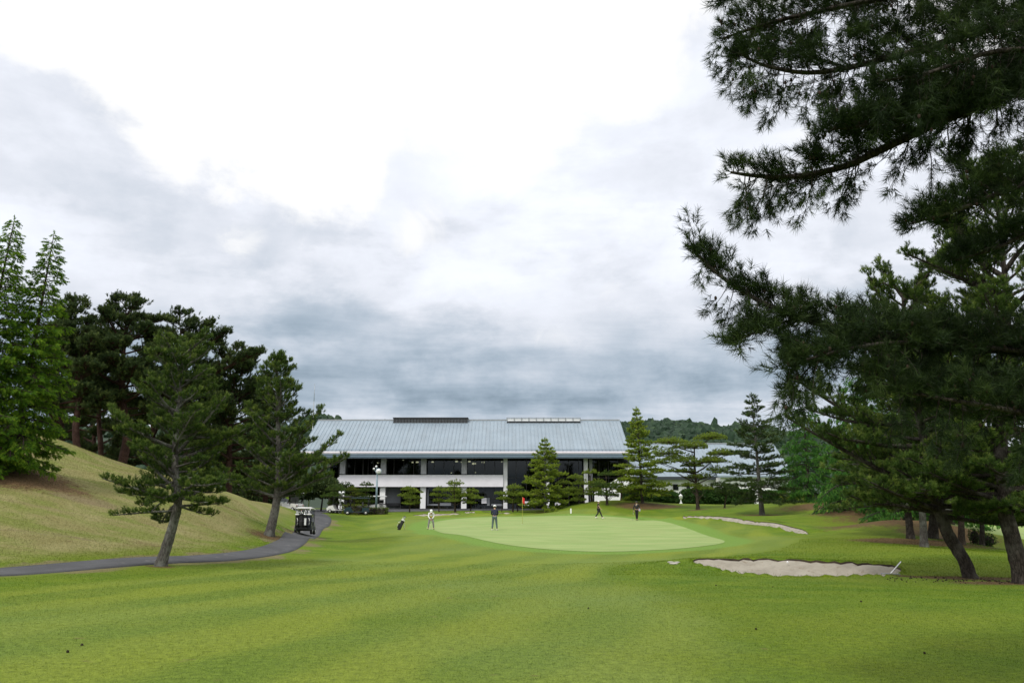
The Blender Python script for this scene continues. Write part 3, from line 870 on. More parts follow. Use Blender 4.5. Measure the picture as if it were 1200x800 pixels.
# ------------------------------------------------------------------ clubhouse
M_roof = simple("standing seam roof paint", (.265, .33, .385), .45, var=.06, scale=.35, spec=.5)
_t = NT(M_roof.node_tree); _b = M_roof.node_tree.nodes['Principled BSDF']; _c = _b.inputs['Base Color'].links[0].from_socket
_st = _t.noise(_t.scalev(_t.coord(), (2.2, .12, .12)), 1.0, 4, .6)
_t.put(_b.inputs['Base Color'], _t.mix(_t.ss(_st, .42, .68, 0, .30), _c, (.19, .22, .245)))
_t.put(_b.inputs['Roughness'], _t.ss(_t.noise(_t.coord(), .8, 3), .3, .7, .35, .55))
M_snow = simple("pale eave flashing", (.50, .48, .50), .5, var=.05)
M_gut = simple("blue grey gutter", (.17, .24, .31), .45, var=.08, scale=.6)
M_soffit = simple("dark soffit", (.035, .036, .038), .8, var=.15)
M_conc = simple("painted concrete", (.80, .79, .84), .75, var=.05, scale=.8, bump=.1)
M_col = simple("fluted column render", (.52, .53, .55), .75, var=.08, scale=1.5, bump=.1)
M_white = simple("white paint", (.84, .85, .86), .6, var=.04, scale=1)
M_frame = simple("dark window frame", (.025, .024, .024), .5, var=.2)
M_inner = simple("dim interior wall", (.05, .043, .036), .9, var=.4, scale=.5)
M_step = simple("dark stone step", (.045, .046, .05), .8, var=.2, scale=2)
M_greyp = simple("grey render", (.22, .235, .26), .8, var=.08, scale=1)
M_steel = simple("galvanised steel", (.35, .37, .38), .45, metal=.6, var=.1)
def glassmat(name, tint=(.25, .28, .27), refl=1.0):
    m, t, b = newmat(name)
    tr = t.n.new('ShaderNodeBsdfTransparent'); tr.inputs[0].default_value = (*tint, 1)
    gl = t.n.new('ShaderNodeBsdfGlossy'); gl.inputs['Roughness'].default_value = .03; gl.inputs[0].default_value = (.7, .75, .75, 1)
    fr = t.n.new('ShaderNodeFresnel'); fr.inputs[0].default_value = 1.5
    t.put(fr.inputs['Normal'], t.bump(t.noise(t.coord(), .35, 2), .05, .3))
    mx = t.n.new('ShaderNodeMixShader'); t.put(mx.inputs[0], t.math('MULTIPLY', fr.outputs[0], refl))
    t.l.new(tr.outputs[0], mx.inputs[1]); t.l.new(gl.outputs[0], mx.inputs[2]); t.l.new(mx.outputs[0], t.n['Material Output'].inputs[0])
    return m
M_glass = glassmat("tinted glass")
def emit(name, col, s):
    m, t, b = newmat(name)
    b.inputs['Base Color'].default_value = (*col, 1); b.inputs['Emission Color'].default_value = (*col, 1); b.inputs['Emission Strength'].default_value = s
    return m
M_lamp = emit("warm ceiling lamp", (1, .82, .55), 5.0)

YE, YF, YR = 110.0, 113.2, 120.0
def XW(px, Y, py=560):
    return at(px, py, Y)[0]
def ZW(py, Y): return at(600, py, Y)[2]
club = empty("clubhouse", (XW(548, YF), YF, 1.2), 0, "long two storey clubhouse with pale blue grey standing seam roof and white balcony band", "clubhouse")
CL = np.array(club.location)
def cb(mb, name, mat, parent=None):
    """build in world coordinates under the clubhouse Empty"""
    o = mb.build(name, mat, parent or club)
    if parent is None: o.matrix_parent_inverse = Matrix.Translation(-Vector(CL))
    return o
xe0, xe1 = XW(350.5, YE, 530), XW(738.5, YE, 530)
ze, zr = ZW(530.5, YE), ZW(492, YR)
YB = 2 * YR - YE
def roof_slab(x0, x1, ye, ze, yr, zr, th=.22):
    mb = MB()
    yb = 2 * yr - ye
    # closed gable prism shell
    mb.prism([(ye, ze), (yr, zr), (yb, ze), (yb, ze - th), (yr, zr - th - .05), (ye, ze - th)], 'x', x0, x1)
    return mb
def seams(mb, x0, x1, ye, ze, yr, zr, sp, h=.07, w=.05):
    n = int((x1 - x0) / sp); sl = (zr - ze) / (yr - ye)
    for i in range(n + 1):
        x = x0 + (x1 - x0) * i / n
        x = min(max(x, x0 + w / 2), x1 - w / 2)
        for sgn in (1,):
            vs = []
            for (yy_, zz_) in ((ye + .02, ze + .002), (yr - .02, zr - .02)):
                vs += [(x - w / 2, yy_, zz_ - .01), (x + w / 2, yy_, zz_ - .01), (x + w / 2, yy_, zz_ + h), (x - w / 2, yy_, zz_ + h)]
            mb.add(vs, [(0, 1, 5, 4), (1, 2, 6, 5), (2, 3, 7, 6), (3, 0, 4, 7), (3, 2, 1, 0), (4, 5, 6, 7)])
rf = roof_slab(xe0, xe1, YE, ze, YR, zr)
seams(rf, xe0, xe1, YE + .45, ze + .45 * (zr - ze) / 10, YR, zr, .54)
roof = cb(rf, "roof", M_roof)
def rb(mb, name, mat): return mb.build(name, mat, roof)
# ridge cap, vents
rc = MB(); rc.box(xe0, xe1, YR - .22, YR + .22, zr - .08, zr + .09); rb(rc, "ridge_cap", M_steel)
# snow guard rail line near the eave
sg_ = MB(); sl = (zr - ze) / 10
sg_.tube([(xe0 + .2, YE + .62, ze + .62 * sl + .16), (xe1 - .2, YE + .62, ze + .62 * sl + .16)], .035, 5)
for i in range(int((xe1 - xe0) / 1.08)):
    xx = xe0 + .6 + i * 1.08
    sg_.box(xx, xx + .05, YE + .58, YE + .66, ze + .62 * sl - .02, ze + .62 * sl + .17)
rb(sg_, "snow_guard", M_gut)
ef = MB(); ef.add([(xe0, YE - .03, ze + .03), (xe1, YE - .03, ze + .03), (xe1, YE + .42, ze + .42 * sl + .03), (xe0, YE + .42, ze + .42 * sl + .03),
                  (xe0, YE - .03, ze - .06), (xe1, YE - .03, ze - .06)], [(0, 1, 2, 3), (4, 5, 1, 0)])
rb(ef, "eave_flashing", M_snow)
gt = MB()
gt.box(xe0 + .3, xe1 - .05, YE + .12, YE + .62, ze - .66, ze - .23)
gt.box(xe0 + .35, xe1 - .1, YE + .05, YE + .12, ze - .50, ze - .30)
rb(gt, "gutter", M_gut)
# two long ridge vents
def vent(p0, p1, light):
    x0, x1 = XW(p0, YR - 1, 490), XW(p1, YR - 1, 490)
    mb = MB(); yv = YR - .9; zv = zr - .9 * sl
    if not light:
        mb.box(x0, x1, yv - .1, YR + 1.0, zv - .1, zr + .20)
        o = rb(mb, "roof_vent", simple("dark vent metal", (.05, .055, .06), .5, var=.2))
        m2 = MB()
        for i in range(24):
            xx = x0 + (x1 - x0) * (i + .5) / 24
            m2.box(xx - .04, xx + .04, yv - .16, yv - .10, zv - .02, zr + .17)
        m2.box(x0 - .08, x1 + .08, yv - .25, YR + 1.1, zr + .202, zr + .28)
        m2.build("vent_slats", M_frame, o)
    else:
        mb.box(x0, x1, yv - .1, YR + 1.0, zv - .15, zr - .28)
        o = rb(mb, "roof_vent", simple("black vent base", (.012, .013, .015), .6, var=.2))
        m2 = MB()
        for i in range(11):
            xx = x0 + (x1 - x0) * i / 10
            m2.box(xx - .05, xx + .05, yv - .05, yv + .05, zr - .28, zr + .22)
            m2.box(xx - .05, xx + .05, YR + .8, YR + .9, zr - .28, zr + .22)
        m2.box(x0 - .05, x1 + .05, yv - .08, yv + .08, zr + .222, zr + .29)
        m2.box(x0 - .05, x1 + .05, YR + .78, YR + .92, zr + .222, zr + .29)
        m2.build("vent_frame", M_steel, o)
        m3 = MB(); m3.box(x0 + .06, x1 - .06, yv + .06, yv + .09, zr - .22, zr + .16)
        m3.build("vent_glazing", M_white, o)
vent(461, 548, False); vent(594, 680, True)
# levels
z_g = 1.22
zS = ZW(536.5, YF)               # under the eave
zp1, zp0 = ZW(557, YF - 1.2), ZW(570, YF - 1.2)     # balcony band
z_base = ZW(595.5, YF)
xL, xM, xR = XW(384, YF), XW(592.5, YF), XW(737, YF)
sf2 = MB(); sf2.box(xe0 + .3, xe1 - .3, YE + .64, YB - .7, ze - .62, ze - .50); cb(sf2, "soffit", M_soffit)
# body: side and rear walls, floor slab
yb_ = YB - 3
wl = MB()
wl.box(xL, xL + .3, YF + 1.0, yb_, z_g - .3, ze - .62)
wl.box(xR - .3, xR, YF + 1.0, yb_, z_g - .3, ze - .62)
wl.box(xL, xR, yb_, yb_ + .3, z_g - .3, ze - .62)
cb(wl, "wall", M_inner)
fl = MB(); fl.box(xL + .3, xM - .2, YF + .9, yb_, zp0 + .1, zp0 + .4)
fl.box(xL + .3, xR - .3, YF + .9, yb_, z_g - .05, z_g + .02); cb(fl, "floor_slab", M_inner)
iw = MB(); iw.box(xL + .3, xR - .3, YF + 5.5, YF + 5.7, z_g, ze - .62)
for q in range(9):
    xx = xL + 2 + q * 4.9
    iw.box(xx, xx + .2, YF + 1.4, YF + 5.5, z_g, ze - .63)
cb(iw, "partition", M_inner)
# balcony band, with a splayed left end
bb = MB()
xb0 = XW(385, YF - 1.2)
bb.prism([(xb0 + 1.6, zp1), (xM - .32, zp1), (xM - .32, zp0), (xb0, zp0)], 'y', YF - 1.2, YF - .95)
cb(bb, "balcony_parapet", M_conc)
bc = MB(); bc.box(xb0 + 1.5, xM - .33, YF - 1.26, YF - .9, zp1 + .003, zp1 + .09); cb(bc, "parapet_cap", M_white)
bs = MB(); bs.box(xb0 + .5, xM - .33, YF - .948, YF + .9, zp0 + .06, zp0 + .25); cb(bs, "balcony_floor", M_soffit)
# columns
def column_(px, w, z0, z1, mat, Y=YF, fl_=True, d=None):
    xx = XW(px, Y); mb = MB(); d = d or w
    if fl_:
        n = 5; ww = w / n
        for i in range(n):
            a = xx - w / 2 + i * ww
            mb.box(a + .02, a + ww - .02, Y - d / 2 - .05, Y - d / 2, z0, z1)
    mb.box(xx - w / 2, xx + w / 2, Y - d / 2, Y + d / 2, z0 - .002, z1 + .002)
    cb(mb, "column", mat)
for px in (401.5, 449.3, 496.5, 544): column_(px, .72, zp1 + .25, ze - .63, M_col, YF - .2)
for px in (401.5, 449.3, 496.5, 544): column_(px, .72, z_base, zp0 - .002, M_white, YF - .35, False)
column_(592.3, .55, z_base, ze - .63, M_white, YF - .7, True)
column_(641.5, .5, z_base, ze - .63, M_white, YF - .7, False)
column_(686.5, .55, z_base, ze - .63, M_white, YF - .7, True)
column_(692.5, .4, z_base, ze - .63, M_col, YF + .5, True)
# windows: upper bays
def window_(pa, pb, z0, z1, Y, nv=2, hbar=None, name="window"):
    xa, xb = XW(pa, Y), XW(pb, Y)
    fr = MB(); w = .07
    fr.box(xa, xb, Y - .05, Y + .05, z0, z0 + w); fr.box(xa, xb, Y - .05, Y + .05, z1 - w, z1)
    for i in range(nv + 1):
        xx = xa + (xb - xa) * i / nv
        xx = min(max(xx, xa + w / 2), xb - w / 2)
        fr.box(xx - w / 2, xx + w / 2, Y - .048, Y + .048, z0 + w + .001, z1 - w - .001)
    if hbar is not None: fr.box(xa + w, xb - w, Y - .04, Y + .04, hbar - .04, hbar + .04)
    o = cb(fr, name, M_frame)
    p = MB(); p.box(xa + .02, xb - .02, Y - .008, Y + .008, z0 + .03, z1 - .03)
    p.build("pane", M_glass, o)
    return o
Yg = YF + .55
for pa, pb in ((387, 425), (425.2, 448.8), (449.8, 496), (497, 543.5), (544.5, 591.5)):
    window_(pa, pb, zp0 + .42, ze - .64, Yg, 4)
for pa, pb, hb in ((593, 640.5, ZW(559.5, Yg)), (642.5, 690, ZW(559.5, Yg)), (691, 735.5, ZW(559.5, Yg))):
    window_(pa, pb, z_base - .3, ze - .64, Yg, 4, hb)
# ground floor bays: recessed
window_(402.5, 446, z_base - .2, zp0 + .04, Yg + .6, 3)
gp = MB(); gp.box(XW(452, Yg), XW(469, Yg), Yg + .9, Yg + 1.0, z_base - .2, zp0 + .04); cb(gp, "grey_panel", M_greyp)
gb = MB(); gb.box(XW(452, Yg), XW(469, Yg), Yg + .2, Yg + .8, z_base + .35, z_base + .75); cb(gb, "bench", M_step)
window_(470, 493, z_base - .2, zp0 + .04, Yg, 2)
window_(500, 541, z_base - .2, zp0 + .04, Yg, 5, ZW(583, Yg))
window_(547, 590, z_base - .2, zp0 + .04, Yg, 4, ZW(584, Yg))
# pale low window frames and posters seen at ground level
for pa, pb, ya, yb2 in ((501, 503, 573, 592), (503.2, 514, 590, 592), (516, 529, 589, 592), (576, 590, 590, 592.3), (571, 574, 583, 592)):
    wf = MB(); wf.box(XW(pa, Yg - .2), XW(pb, Yg - .2), Yg - .25, Yg - .2, ZW(yb2, Yg - .2), ZW(ya, Yg - .2))
    cb(wf, "low_rail", M_greyp)
for pa, pb, ya, yb2 in ((564.5, 570.5, 583, 589.5), (614, 622, 587, 592), (650, 657, 586, 592)):
    ww = MB(); ww.box(XW(pa, Yg - .3), XW(pb, Yg - .3), Yg - .33, Yg - .3, ZW(yb2, Yg - .3), ZW(ya, Yg - .3))
    cb(ww, "notice_panel", M_conc)
# plinth and steps
st_ = MB()
st_.box(xb0 + 1, xR - 1.5, YF - 1.8, YF + .9, z_g - .4, z_base - .003)
st_.box(xb0 + 1, xR - 2.5, YF - 2.3, YF - 1.802, z_g - .4, z_base - .18)
cb(st_, "plinth", M_step)
# ceiling lamps on the upper floor and in the hall
for (px, py, s) in [(441, 538, .10), (443, 542.5, .14), (452, 542.5, .12), (464, 538, .08), (468.5, 537.8, .12), (472.5, 539, .08), (484, 542, .20), (489, 541.8, .20), (507, 541.5, .18),
                    (510.5, 537.8, .09), (514, 537.6, .08), (535, 541, .20), (541, 541.5, .12), (550, 541, .18), (555.5, 543.8, .28), (566.3, 542, .24), (557, 537.5, .10), (588, 541, .10), (580.5, 537.5, .10), (529, 554, .10), (557, 553.6, .1), (618, 535.5, .1)]:
    Y = YF + 2.3; p = at(px, py, Y)
    l = MB(); l.lathe([(s * .6, -.02), (s, .0), (s, s * .7), (s * .3, s * .9)], 8, (p[0], p[1], p[2]))
    cb(l, "ceiling_lamp", M_lamp)

# ------------------------------------------------------------------ right wing
YW1, YW2 = 122.0, 131.0
wing = empty("annex", (XW(845, YW1), YW1 + 1, 1.2), 0, "low white annex with pale blue grey roof behind the pines right of the clubhouse", "annex")
WL = Vector(wing.location)
def wb(mb, name, mat, parent=None):
    o = mb.build(name, mat, parent or wing)
    if parent is None: o.matrix_parent_inverse = Matrix.Translation(-WL)
    return o
wx0, wx1 = XW(742, YW1, 540), XW(930, YW1, 540)
wze, wzr = ZW(558, YW1), ZW(519.5, YW2)
w1 = roof_slab(wx0, wx1, YW1, wze, YW2, wzr); seams(w1, wx0, wx1, YW1 + .2, wze + .09, YW2, wzr, .8)
wroof = wb(w1, "roof", M_roof)
g2 = MB(); g2.box(wx0, wx1, YW1 - .12, YW1 + .1, wze - .5, wze - .02); g2.build("gutter", simple("dark gutter", (.04, .05, .06), .5), wroof)
rc = MB(); rc.box(wx0, wx1, YW2 - .2, YW2 + .2, wzr - .07, wzr + .1); rc.build("ridge_cap", M_steel, wroof)
# forward gabled cross roof with white verge
xg0, xg1 = XW(838, 119.5, 540), XW(905, 119.5, 540)
w2 = roof_slab(xg0, xg1, 118.6, ZW(557, 118.6), 124.5, ZW(531, 124.5)); seams(w2, xg0, xg1, 118.8, ZW(557, 118.6) + .1, 124.5, ZW(531, 124.5), .7)
wb(w2, "lower_roof", M_roof)
ww_ = MB(); ww_.box(wx0 + .5, wx1 - .5, YW1 + .9, YW1 + 1.2, .2, wze - .3); wb(ww_, "wall", M_white)
ww3 = MB(); ww3.box(xg0 + .6, xg1 - .6, 119.4, YW1 + .89, .2, ZW(557, 118.6) - .22); wb(ww3, "porch_wall", M_white)
wr = MB(); wr.box(wx0 + .5, wx1 - .5, 139, 139.3, .2, wze - .3); wr.box(wx0 + .5, wx0 + .8, YW1 + 1.2, 139, .2, wze - .3); wr.box(wx1 - .8, wx1 - .5, YW1 + 1.2, 139, .2, wze - .3); wb(wr, "rear_wall", M_white)
for pa, pb, ya, yb2 in ((788, 794.5, 567, 574), (804, 808, 567, 573), (832, 835, 566, 580)):
    Yw = YW1 + .87
    fr = MB(); xa, xb, za, zb = XW(pa, Yw), XW(pb, Yw), ZW(yb2, Yw), ZW(ya, Yw)
    fr.box(xa, xb, Yw - .06, Yw + .02, za, za + .08); fr.box(xa, xb, Yw - .06, Yw + .02, zb - .08, zb)
    fr.box(xa, xa + .08, Yw - .06, Yw + .02, za + .081, zb - .081); fr.box(xb - .08, xb, Yw - .06, Yw + .02, za + .081, zb - .081)
    o = wb(fr, "window", M_frame)
    p = MB(); p.box(xa + .05, xb - .05, Yw - .03, Yw - .01, za + .05, zb - .05); p.build("pane", simple("dark glass", (.01, .012, .014), .08, var=.1, spec=.6), o)
# white stair wall between the two buildings
sw = MB()
Ysw = 112.0
sw.prism([(XW(696, Ysw), ZW(590, Ysw)), (XW(696, Ysw), ZW(577, Ysw)), (XW(724, Ysw), ZW(560, Ysw)), (XW(737, Ysw), ZW(560, Ysw)), (XW(737, Ysw), ZW(590, Ysw))], 'y', Ysw - .2, Ysw)
sw.box(XW(733, Ysw), XW(742, Ysw), Ysw + .01, Ysw + .8, ZW(590, Ysw), ZW(546, Ysw))
o = sw.build("stair_wall", M_white); tag(o, "white rendered stair wall with sloping top behind the small pines", "wall")

# ------------------------------------------------------------------ distant wooded hill
prof = [(-900, 560), (-300, 520), (0, 505), (200, 500), (340, 499), (360, 494), (372, 486.5), (378, 484.5), (386, 489), (396, 493), (420, 493.5), (440, 495.5), (560, 500), (700, 500), (735, 495), (760, 493.5), (785, 493), (800, 496), (815, 498), (835, 500), (855, 499), (865, 499), (885, 501), (905, 507), (940, 508), (1000, 514), (1100, 520), (1300, 530), (1700, 552)]
YH = 430.0
pp = np.array(prof)
pxs = np.linspace(-900, 1700, 261); pys = np.interp(pxs, pp[:, 0], pp[:, 1])
rows = 14; hv = []
for j in range(rows + 1):
    f = j / rows
    for a, b_ in zip(pxs, pys):
        top = at(a, b_ + 8.0, YH)
        yb = YH - 190 * (1 - f) if j <= rows else YH
        yb = YH - 200 * (1 - f)
        xx = top[0] * (1 - .25 * (1 - f))
        hv.append((xx, yb, 0.3 + (top[2] - .3) * (f * f * (3 - 2 * f)) ** .8))
for a, b_ in zip(pxs, pys):
    top = at(a, b_ + 8.0, YH); hv.append((top[0] * 1.05, YH + 260, -2))
hv = np.array(hv); nc = len(pxs); nr_ = rows + 2
ff = []
for j in range(nr_ - 1):
    for i in range(nc - 1): ff.append((j * nc + i, j * nc + i + 1, (j + 1) * nc + i + 1, (j + 1) * nc + i))
M_hill = simple("hill undergrowth", (.02, .04, .02), .9)
tag(link_mesh("hill", idx_mesh("hill", hv, np.array(ff), smooth=True), M_hill), kind="structure")
# the wood on it: leafy crowns packed over the slope
r5 = np.random.default_rng(12)
HV = hv[:nc * (rows + 1)].reshape(rows + 1, nc, 3)
bpy.ops.mesh.primitive_ico_sphere_add(subdivisions=2, radius=1); ico = bpy.context.object
iv = np.array([v.co[:] for v in ico.data.vertices]); it = np.array([list(p.vertices) for p in ico.data.polygons])
bpy.data.objects.remove(ico)
def sample_hill(px, f):
    c = (px + 900) / 2600 * (nc - 1); i = int(c); a = c - i; i = min(i, nc - 2)
    r_ = f * rows; j = min(int(r_), rows - 1); b_ = r_ - j
    return (HV[j, i] * (1 - a) + HV[j, i + 1] * a) * (1 - b_) + (HV[j + 1, i] * (1 - a) + HV[j + 1, i + 1] * a) * b_
tv, tt = [], []
for k in range(6400):
    px = r5.uniform(715, 985) if k < 4600 else r5.uniform(330, 460) if k < 5100 else r5.uniform(-500, 1500)
    f = 1 - r5.uniform(0, 1) ** 1.3 * .75
    p = sample_hill(px, f)
    s = r5.uniform(1.1, 2.4) if k < 5100 else r5.uniform(2, 3.6); hgt = r5.uniform(.8, 1.3) * s
    if r5.random() < .03: hgt *= 1.3; s *= .75
    dsp = 1 + r5.normal(0, .22, len(iv))[:, None]
    vv = iv * dsp * np.array([s, s, hgt]) + p + np.array([0, 0, hgt * .15])
    tri = vv[it].reshape(-1, 3); tv.append(tri)
    ti = np.clip(r5.normal(.45, .2) + r5.normal(0, .10, len(it)), 0, 1); tt.append(np.repeat(ti, 3))
M_wood = foliage("distant leaves", (.008, .024, .012), (.018, .044, .020), (.036, .070, .028), transl=0)
tag(link_mesh("forest", tri_mesh("forest", np.concatenate(tv), np.concatenate(tt)), M_wood), kind="stuff", label="dense dark green wood covering the far hill", cat="forest")
# radio mast
an = MB(); a0 = at(366.5, 500, 124)
an.tube([(a0[0], 124, 1.0), (a0[0], 124, ZW(470, 124))], [.09, .06], 6); an.tube([(a0[0], 124, ZW(470, 124)), (a0[0], 124, ZW(449, 124))], [.045, .03], 6)
an.lathe([(.3, 0), (.3, .2)], 8, (a0[0], 124, .9))
o = an.build("antenna_mast", M_steel); tag(o, "thin grey antenna mast rising above the left end of the clubhouse roof", "mast")
# ------------------------------------------------------------------ trees
UP = Vector((0, 0, 1))
def needle_mesh(C, A, S, par, rg, K=None):
    """C,A (N,3), S (N,) scale: needle sprays; returns verts and tint"""
    n = par['n']; N = len(C)
    C = np.repeat(C, n, 0); A = np.repeat(A, n, 0); S = np.repeat(S, n); M_ = N * n
    rv = rg.normal(size=(M_, 3)); pr = rv - (rv * A).sum(1)[:, None] * A; pr /= np.linalg.norm(pr, axis=1)[:, None] + 1e-9
    if par.get('flat'):
        pr[:, 2] *= par['flat']; pr /= np.linalg.norm(pr, axis=1)[:, None] + 1e-9
    th = np.radians(rg.uniform(par['th'][0], par['th'][1], M_))
    D = A * np.cos(th)[:, None] + pr * np.sin(th)[:, None]
    D[:, 2] -= par.get('sag', 0); D /= np.linalg.norm(D, axis=1)[:, None]
    s = rg.uniform(0, 1, M_)
    P = C + A * (s * par['S'] * S)[:, None]
    L = par['L'] * S * rg.uniform(.7, 1.15, M_) * (1 - .25 * s)
    rv = rg.normal(size=(M_, 3)); W = np.cross(D, rv); W /= np.linalg.norm(W, axis=1)[:, None] + 1e-9
    w = par['w'] * (S ** .5) * .5
    v0 = P + W * w[:, None]; v1 = P - W * w[:, None]; v2 = P + D * L[:, None]
    V = np.stack([v0, v1, v2], 1).reshape(-1, 3)
    ti = np.repeat(np.clip(rg.normal(.40, .15, N) + (0 if K is None else K * .21), 0, 1), n) + rg.normal(0, .10, M_) + (s - .5) * par.get('tipc', .25)
    return V, np.repeat(np.clip(ti, 0, 1), 3)

class Tree:
    def __init__(s, seed=0):
        s.rg = np.random.default_rng(seed); s.rd = random.Random(seed)
        s.wood = MB(); s.seg = []; s.C = []; s.A = []; s.S = []; s.K = []; s.cl = 0.0
    def tuft(s, p, a, sc=1.0):
        s.C.append(tuple(p)); s.A.append(tuple(a.normalized())); s.S.append(sc); s.K.append(s.cl)
    def line(s, p0, p1, r0, r1): s.seg.append((*p0, *p1, r0, r1))
    def trunk(s, pts, radii, n=14, flare=True, rough=.06):
        P = [Vector(p) for p in smooth3(pts, 5)]
        rr = np.interp(np.linspace(0, 1, len(P)), np.linspace(0, 1, len(radii)), radii)
        if flare:
            P = [P[0] - (P[1] - P[0]).normalized() * .35] + P; rr = np.concatenate([[rr[0] * 1.45], rr]); rr[1] *= 1.22
            if len(rr) > 2: rr[2] *= 1.06
        b = len(s.wood.v)
        s.wood.tube(P, list(rr), n)
        rd = s.rd
        for i in range(b, len(s.wood.v)):
            k = (i - b) % n; ring = (i - b) // n
            c = P[min(ring, len(P) - 1)]; v = Vector(s.wood.v[i])
            s.wood.v[i] = tuple(c + (v - c) * (1 + rough * math.sin(k * 2.4 + ring * .5) + rd.uniform(-rough, rough)))
        return P, rr
    def foliate(s, P, r, par, t0=.25):
        rd = s.rd
        P = [Vector(p) for p in P]
        cum = [0]
        for a, b in zip(P[:-1], P[1:]): cum.append(cum[-1] + (b - a).length)
        L = cum[-1]; q = t0 * L + rd.uniform(0, par['sp'])
        def at_(d):
            for i in range(len(P) - 1):
                if d <= cum[i + 1] or i == len(P) - 2:
                    f = (d - cum[i]) / max(1e-6, cum[i + 1] - cum[i]); return P[i].lerp(P[i + 1], f), (P[i + 1] - P[i]).normalized()
        side = 1
        while q < L:
            p, T = at_(q)
            N = T.cross(UP)
            if N.length < .2: N = T.cross(Vector((rd.uniform(-1, 1), 1, 0)))
            N.normalize(); f = q / L
            nside = 2 if rd.random() < par.get('dbl', .6) else 1
            for _ in range(nside):
                side = -side
                hang = rd.random() < par.get('hang', 0)
                ang = R(rd.uniform(*par['ang']))
                up = rd.gauss(par['rise'], par['vr'])
                if rd.random() < par.get('top', .0): d = (T * .5 + UP * .9 + N * rd.uniform(-.4, .4))
                elif hang: d = (T * .15 + N * side * .25 - UP * 1.0)
                else: d = T * math.cos(ang) + N * side * math.sin(ang) + UP * up
                d.normalize()
                ln = min(par['max'], (L - q) * par['k'] + par['min']) * rd.uniform(.6, 1.15)
                if hang: ln = par.get('hlen', ln) * rd.uniform(.5, 1.1)
                s.sub(p, d, T, ln, r * .35 * (1 - f * .6), par, hang)
            q += par['sp'] * rd.uniform(.7, 1.3)
        p, T = P[-1], (P[-1] - P[-2]).normalized()
        s.tuft(p, (T + UP * par['ax']), par['ts'] * 1.1)
    def sub(s, p, d, T, ln, r, par, hang=False):
        rd = s.rd; n = max(2, int(ln / par['tsp']) + 1); s.cl = rd.gauss(0, 1)
        prev = p; dd = d.copy(); st = ln / n
        for i in range(n):
            dd = (dd + T * .08 + UP * (par['bend'] if not hang else -.05) + Vector((rd.gauss(0, .13), rd.gauss(0, .13), rd.gauss(0, .09)))).normalized()
            nx_ = prev + dd * st
            r1 = max(par['rmin'], r * (1 - (i + 1) / n * .7)); r0 = max(par['rmin'], r * (1 - i / n * .7))
            s.line(prev, nx_, r0, r1)
            f = (i + 1) / n
            if f > par.get('bare', .2) or n < 3:
                for _ in range(par.get('per', 1)):
                    off = Vector((rd.gauss(0, 1), rd.gauss(0, 1), rd.gauss(0, .6) + .3)) * par['tw']
                    q = nx_ + off
                    if par['tw'] > .04 and rd.random() < .6: s.line(nx_ - dd * st * .5, q, par['rmin'], par['rmin'] * .7)
                    a = dd * .7 + off.normalized() * .4 + UP * (par['ax'] if not hang else -.3 + par.get('hax', 0)) + Vector((rd.gauss(0, .2), rd.gauss(0, .2), rd.gauss(0, .15)))
                    s.tuft(q, a, par['ts'] * rd.uniform(.75, 1.2))
            prev = nx_
        s.tuft(prev, dd + UP * (par['ax'] if not hang else 0), par['ts'])
    def limb(s, p, d, L, r, par, curve=0.0, t0=.25, wig=.06, tipup=0.0):
        rd = s.rd; d = Vector(d).normalized(); P = [Vector(p)]; K = 6
        q = P[0].copy(); dd = d.copy()
        for i in range(K):
            dd = (dd + UP * (curve + tipup * (i / K) ** 2) / K + Vector((rd.gauss(0, wig), rd.gauss(0, wig), rd.gauss(0, wig * .7)))).normalized()
            q = q + dd * L / K; P.append(q.copy())
        s.wood.tube(P, [r * (1 - .8 * i / K) + .004 for i in range(K + 1)], 6, cap=False)
        s.foliate(P, r, par, t0)
        return P
    def finish(s, name, base, label, cat, bark_m, fol_m, npar, group=None):
        base = np.array(base, float)
        root = empty(name, base, 0, label, cat, group)
        w = s.wood
        V = [np.array(w.v) - base] if w.v else []
        me = bpy.data.meshes.new("trunk")
        verts = (np.array(w.v) - base); faces = list(w.f)
        nv = len(verts); allv = [verts]
        if s.seg:
            g_ = np.array(s.seg); p0, p1, r0, r1 = g_[:, :3] - base, g_[:, 3:6] - base, g_[:, 6], g_[:, 7]
            t_ = p1 - p0; t_ /= np.linalg.norm(t_, axis=1)[:, None] + 1e-9
            a_ = np.cross(t_, [0.31, .2, .93]); a_ /= np.linalg.norm(a_, axis=1)[:, None] + 1e-9; b_ = np.cross(t_, a_)
            rings = []
            for (pp_, rr_) in ((p0, r0), (p1, r1)):
                for k in range(3):
                    th = 2.094 * k; rings.append(pp_ + (a_ * math.cos(th) + b_ * math.sin(th)) * rr_[:, None])
            sv = np.stack(rings, 1).reshape(-1, 3); m = len(g_); o_ = nv + np.arange(m)[:, None] * 6
            sf__ = np.concatenate([o_ + np.array([[k, (k + 1) % 3, 3 + (k + 1) % 3, 3 + k]]) for k in range(3)])
            allv.append(sv); faces = faces + sf__.tolist()
        me.from_pydata(np.concatenate(allv).tolist(), [], faces)
        me.polygons.foreach_set("use_smooth", np.ones(len(me.polygons), bool)); me.update()
        link_mesh("trunk", me, bark_m, root)
        V, T_ = needle_mesh(np.array(s.C) - base, np.array(s.A), np.array(s.S), npar, s.rg, np.array(s.K))
        link_mesh("crown", tri_mesh("crown", V, T_), fol_m, root)
        return root

